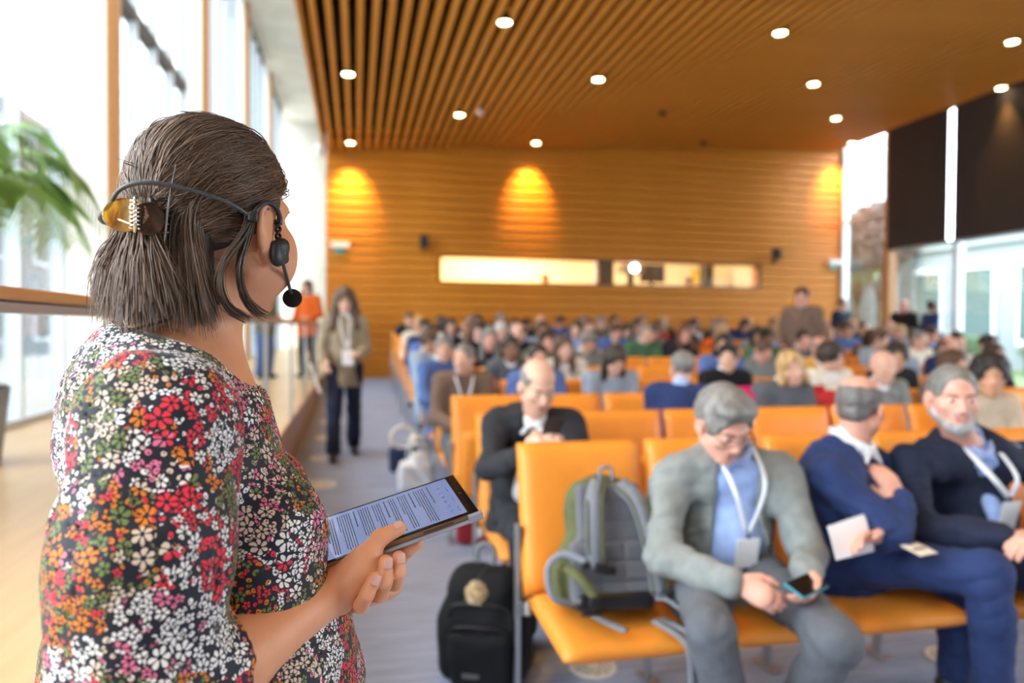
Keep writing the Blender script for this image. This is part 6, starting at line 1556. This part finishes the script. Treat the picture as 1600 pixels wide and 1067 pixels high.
fmesh('pack_body', (-0.24, -0.12, -0.04), (0.24, 0.17, 0.54), 0.006, body_p, M_olive, bp, 0.05, (), (0.0035, 38, 2))
fmesh('back_panel', (-0.2, -0.14, 0.0), (0.2, 0.0, 0.48), 0.005, [rbx((0, -0.070, 0.13), (0.152, 0.028, 0.11), 0.022), rbx((0, -0.066, 0.32), (0.118, 0.026, 0.12), 0.022)], M_bpp, bp, 0.03,
      [cap((-0.2, -0.098, z), (0.2, -0.098, z), 0.008) for z in (0.10, 0.17, 0.24, 0.305, 0.37)]+[cap((-0.045, -0.100, 0.05), (-0.035, -0.096, 0.42), 0.005), cap((0.045, -0.100, 0.05), (0.035, -0.096, 0.42), 0.005)], None)
fmesh('lumbar_pad', (-0.16, -0.16, -0.02), (0.16, -0.02, 0.10), 0.005, [fcap((-0.11, -0.09, 0.035), (0.11, -0.09, 0.035), 0.035, 0.035, (0, 1, 0), 0.6)], M_buck, bp)
for sg, pts in ((-1, [(-0.035, -0.075, 0.440), (-0.065, -0.120, 0.385), (-0.075, -0.135, 0.300), (-0.075, -0.130, 0.215), (-0.060, -0.115, 0.165)]), (1, [(0.045, -0.075, 0.435), (0.090, -0.120, 0.370), (0.118, -0.130, 0.270), (0.138, -0.125, 0.160), (0.155, -0.115, 0.060)])):
    s = ribbon('shoulder_strap', pts, 0.062, M_bpg, bp, (0, -1, 0.1), 0.014, 30)
    for d in (-0.027, 0.027): ribbon('strap_edge', [(p[0]+d, p[1]-0.009, p[2]) for p in pts], 0.008, M_olive, s, (0, -1, 0.1), 0.007, 30)
tube('haul_loop', [(-0.02, -0.06, 0.445), (-0.022, -0.065, 0.485), (0.0, -0.065, 0.497), (0.022, -0.065, 0.485), (0.024, -0.06, 0.445)], 0.007, M_bpg, bp, 20, 8)
for sx in (-1, 1): fmesh('side_pocket', VV(sx*0.165-0.07, -0.07, -0.01), VV(sx*0.165+0.07, 0.12, 0.20), 0.006, [rbx((sx*0.162, 0.03, 0.09), (0.030, 0.065, 0.075), 0.025)], M_bpg if sx > 0 else M_olive, bp, 0.01, (), (0.002, 45, 4))
ribbon('hip_belt', [(-0.15, -0.05, 0.03), (-0.215, -0.06, 0.06), (-0.225, -0.05, 0.15), (-0.175, -0.07, 0.20), (-0.10, -0.12, 0.175)], 0.024, M_bpg, bp, (-0.3, -1, 0.2), 0.010, 30)
ribbon('hip_belt', [(0.13, -0.05, 0.05), (0.185, -0.11, 0.04), (0.20, -0.16, 0.02), (0.185, -0.20, 0.012)], 0.060, M_bpg, bp, (0.3, -0.8, 0.6), 0.010, 24)
ribbon('olive_strap', [(-0.165, -0.08, 0.155), (-0.13, -0.13, 0.12), (-0.085, -0.15, 0.06)], 0.034, M_olive, bp, (-0.2, -1, 0.3), 0.008, 16)
for c, r_, s in (((-0.055, -0.135, 0.150), 0.3, (0.055, 0.022, 0.034)), ((-0.105, -0.125, 0.165), -0.4, (0.038, 0.018, 0.026)), ((-0.02, -0.132, 0.142), 0.2, (0.030, 0.018, 0.030)), ((0.185, -0.150, 0.055), 0.7, (0.045, 0.02, 0.035)), ((0.20, -0.185, 0.025), 0.9, (0.040, 0.02, 0.030)), ((-0.090, -0.150, 0.045), 0.2, (0.04, 0.02, 0.034)), ((-0.115, -0.160, 0.015), 0.0, (0.05, 0.022, 0.02))):
    boxat('buckle', VV(*c), s, np.array(Matrix.Rotation(r_, 3, 'Y')), M_buck, bp, 0.006)
bp_in = (Matrix.Translation(bp.location) @ Euler(bp.rotation_euler).to_matrix().to_4x4()).inverted()
def bpl(x, y, z): return tuple(bp_in @ Vector((x, y, z)))
for q in ([(0.800, 2.31, 0.468), (0.83, 2.24, 0.466), (0.872, 2.165, 0.462)], [(0.985, 2.20, 0.475), (1.030, 2.12, 0.458), (1.050, 2.068, 0.430), (1.052, 2.050, 0.330), (1.046, 2.045, 0.200)], [(1.010, 2.20, 0.475), (1.075, 2.12, 0.460), (1.105, 2.065, 0.425), (1.112, 2.055, 0.37)]):
    ribbon('loose_webbing', [bpl(*p) for p in q], 0.030, M_bpg, bp, (0, -0.6, 0.8), 0.003, 24)
# black rucksack on the floor behind the aisle leg of the front row
bk_ = empty('backpack', (0.54, 2.90, 0.0), 'black backpack on the carpet beside the front row aisle seat', 'backpack'); bk_.rotation_euler = (rad(8), 0, rad(-22))
M_bkf = mat('black nylon', (0.007, 0.0075, 0.010), 0.8, spec=0.25, bump=0.4, bscale=350)
fmesh('pack_body', (-0.26, -0.2, -0.02), (0.26, 0.2, 0.56), 0.007, [rbx((0, 0, 0.17), (0.185, 0.12, 0.165), 0.07), rbx((0.0, 0.01, 0.33), (0.145, 0.10, 0.13), 0.07), ell((0, 0.01, 0.43), (0.10, 0.075, 0.05))], M_bkf, bk_, 0.05, (), (0.004, 30, 7))
fmesh('front_pocket', (-0.2, -0.22, 0.0), (0.2, -0.02, 0.34), 0.007, [rbx((0, -0.115, 0.14), (0.13, 0.04, 0.12), 0.035)], M_bkf, bk_, 0.02, (), (0.003, 34, 8))
for z, w_ in ((0.27, 0.12), (0.36, 0.125)): tube('zip', [(-w_, -0.115+0.2*(z-0.27), z-0.10), (-w_*0.9, -0.128+0.2*(z-0.27), z), (0, -0.138+0.2*(z-0.27), z+0.02), (w_*0.9, -0.128+0.2*(z-0.27), z), (w_, -0.115+0.2*(z-0.27), z-0.10)], 0.004, M_buck, bk_, 30, 6)
tube('haul_loop', [(-0.03, 0.04, 0.46), (-0.035, 0.05, 0.53), (0.0, 0.05, 0.56), (0.035, 0.05, 0.53), (0.03, 0.04, 0.46)], 0.011, mat('grey webbing', (0.16, 0.17, 0.19), 0.8), bk_, 22, 8)
for sx in (-1, 1): ribbon('shoulder_strap', [(sx*0.05, 0.10, 0.43), (sx*0.11, 0.15, 0.33), (sx*0.13, 0.15, 0.20), (sx*0.13, 0.12, 0.06)], 0.055, M_bkf, bk_, (0, 1, 0.1), 0.012, 20)
boxat('label_patch', VV(-0.03, -0.158, 0.09), (0.07, 0.004, 0.02), np.eye(3), mat('grey patch', (0.10, 0.10, 0.11), 0.6), bk_, 0.001)
# cream pompom charm on the rucksack
pm = empty('pompom_charm', tuple(pix(744, 926, 2.66)), 'cream fluffy pompom charm hanging on the black backpack', 'charm'); M_fur = hair_mat('cream fur', (0.62, 0.46, 0.25), (0.85, 0.72, 0.50), 0.8)
R9 = np.random.RandomState(3); d = R9.normal(size=(900, 3)); d /= np.linalg.norm(d, axis=1)[:, None]; ln = R9.uniform(0.034, 0.046, 900)[:, None]
me = strand_mesh('pompom', np.stack([d*ln*t+R9.normal(size=(900, 3))*0.003*t for t in np.linspace(0.2, 1, 5)], 1), 0.0022, 0.3, 1); me.materials.append(M_fur); o = link('pompom', me, pm); o['kind'] = 'stuff'
me = fmesh('pompom_core', (-0.05,)*3, (0.05,)*3, 0.005, [ell((0, 0, 0), (0.03, 0.03, 0.03))], M_fur, pm)
tube('charm_cord', [(0, 0, 0.03), (0.02, 0.02, 0.06), (0.05, 0.05, 0.08)], 0.003, M_buck, pm, 8, 6)
# things in the aisle
wb = empty('carrier_bag', (0.50, 6.05, floor_z(6.05)), 'white carrier bag standing in the aisle beside the fifth row', 'bag')
M_plastic = mat('white plastic film', (0.85, 0.87, 0.90), 0.35, bump=0.6, bscale=25)
fmesh('bag_body', (-0.2, -0.16, -0.01), (0.2, 0.16, 0.42), 0.007, [rbx((0, 0, 0.13), (0.135, 0.09, 0.125), 0.04), ell((0.02, 0, 0.27), (0.10, 0.06, 0.07))], M_plastic, wb, 0.04, (), (0.008, 32, 5))
for sx in (-1, 1): tube('handle', [(sx*0.02-0.06, sx*0.03, 0.30), (sx*0.02-0.04, sx*0.04, 0.40), (sx*0.02+0.04, sx*0.04, 0.40), (sx*0.02+0.07, sx*0.03, 0.30)], 0.007, M_plastic, wb, 16, 6)
bb = empty('shoulder_bag', (0.44, 6.75, floor_z(6.75)), 'dark blue shoulder bag with a cream ring handle in the aisle', 'bag')
fmesh('bag_body', (-0.2, -0.15, -0.01), (0.2, 0.15, 0.32), 0.007, [rbx((0, 0, 0.12), (0.13, 0.075, 0.115), 0.04)], mat('dark blue canvas', (0.02, 0.04, 0.11), 0.8, bump=0.3, bscale=300), bb, 0.02, (), (0.004, 30, 6))
tube('ring_handle', [(0.11*math.cos(a), -0.03, 0.33+0.10*math.sin(a)) for a in np.linspace(0, 2*PI, 25)], 0.020, CL['cream'], bb, 0, 8)
fmesh('scarf', (0.0, -0.2, 0.1), (0.34, 0.15, 0.45), 0.008, [cap((0.10, -0.03, 0.30), (0.22, 0.0, 0.26), 0.06, 0.05), cap((0.20, -0.02, 0.30), (0.24, 0.02, 0.17), 0.05, 0.04)], CL['cream'], bb, 0.03, (), (0.006, 40, 3))
rb_ = empty('handbag', (0.86, 4.72, 0.0), 'red handbag on the floor under the third row', 'bag')
fmesh('bag_body', (-0.26, -0.14, -0.01), (0.26, 0.14, 0.30), 0.008, [rbx((0, 0, 0.10), (0.19, 0.08, 0.10), 0.03)], mat('dark red leather', (0.30, 0.015, 0.02), 0.4), rb_, 0.02, (), (0.003, 30, 6))
tube('handle', [(-0.09, 0, 0.19), (-0.07, 0, 0.27), (0.07, 0, 0.27), (0.09, 0, 0.19)], 0.009, M_buck, rb_, 14, 6)
# coats over the seats beside the blond woman
for (dx, col, lb) in ((-0.30, 'pink', 'bright pink coat hung over a third row seat left of the blond woman'), (0.30, 'red', 'red coat hung over a third row seat right of the blond woman')):
    ct = empty('coat', (SEAT_X(4)-0.05+dx, ROW_Y[2]-0.12, floor_z(4.6)+0.45), lb, 'coat')
    fmesh('coat_body', (-0.2, -0.16, -0.05), (0.2, 0.16, 0.64), 0.010, [rbx((0, 0, 0.26), (0.13, 0.06, 0.27), 0.05), cap((-0.10, 0.0, 0.50), (0.10, 0.0, 0.50), 0.065), cap((0.12, -0.02, 0.48), (0.15, -0.06, 0.18), 0.05)], CL[col], ct, 0.04, (), (0.008, 28, 9))
    fmesh('collar', (-0.15, -0.14, 0.48), (0.15, 0.12, 0.66), 0.009, [cap((-0.06, 0.0, 0.565), (0.06, 0.0, 0.565), 0.028)], CL[col], ct)
# palm on the walkway
pl = empty('potted_palm', (-2.45, 5.15, ZP), 'leafy green palm in a pot beside the left facade glass', 'palm')
f = bmesh.new(); add_cyl(f, (0, 0, 0), (0, 0, 0.5), 0.19, 0.25, 28); link('pot', bm_mesh('pot', f, True), pl, None, None, mat('grey planter', (0.25, 0.25, 0.26), 0.6))
f = bmesh.new(); add_cyl(f, (0, 0, 0.495), (0, 0, 0.51), 0.23, 0.23, 24); link('soil', bm_mesh('soil', f), pl, None, None, mat('soil', (0.06, 0.04, 0.03), 0.95))
M_palm = mat('palm leaflet green', (0.20, 0.36, 0.07), 0.5, var=0.25, vscale=6); M_stem = mat('palm stem', (0.22, 0.26, 0.08), 0.6)
R8 = random.Random(9)
for k in range(13):
    a = k*2.399; up_ = 1.25+0.5*R8.random(); rr = 0.55+0.45*R8.random(); dx, dy = math.cos(a), math.sin(a)
    P = spline_pts([(0.03*dx, 0.03*dy, 0.5), (0.12*dx, 0.12*dy, 0.5+up_*0.6), (0.40*rr*dx, 0.40*rr*dy, 0.5+up_), (0.85*rr*dx, 0.85*rr*dy, 0.5+up_*0.98), (1.15*rr*dx, 1.15*rr*dy, 0.5+up_*0.72)], 40)
    fr = link('frond', None, pl) if False else tube('frond', P, [0.012, 0.007, 0.003], M_stem, pl, 0, 6)
    V = []; F = []
    for i in range(14, 39):
        T = nrm(P[i+1]-P[i-1]); sd = nrm(np.cross(T, VV(0, 0, 1))); L = 0.30*math.sin(PI*(i-12)/30)**0.6+0.05
        for sg in (-1, 1):
            b0 = P[i]; dirv = nrm(sd*sg*0.85+T*0.6+VV(0, 0, -0.25)); m1 = b0+dirv*L*0.5; e = b0+dirv*L+VV(0, 0, -0.10*L/0.3); w_ = T*0.013; n = len(V)
            V += [b0-w_*0.4, b0+w_*0.4, m1+w_, e, m1-w_]; F.append((n, n+1, n+2, n+3, n+4))
    me = bpy.data.meshes.new('leaflets'); me.from_pydata([tuple(v) for v in V], [], F); me.materials.append(M_palm); o = link('leaflets', me, fr); o['kind'] = 'stuff'
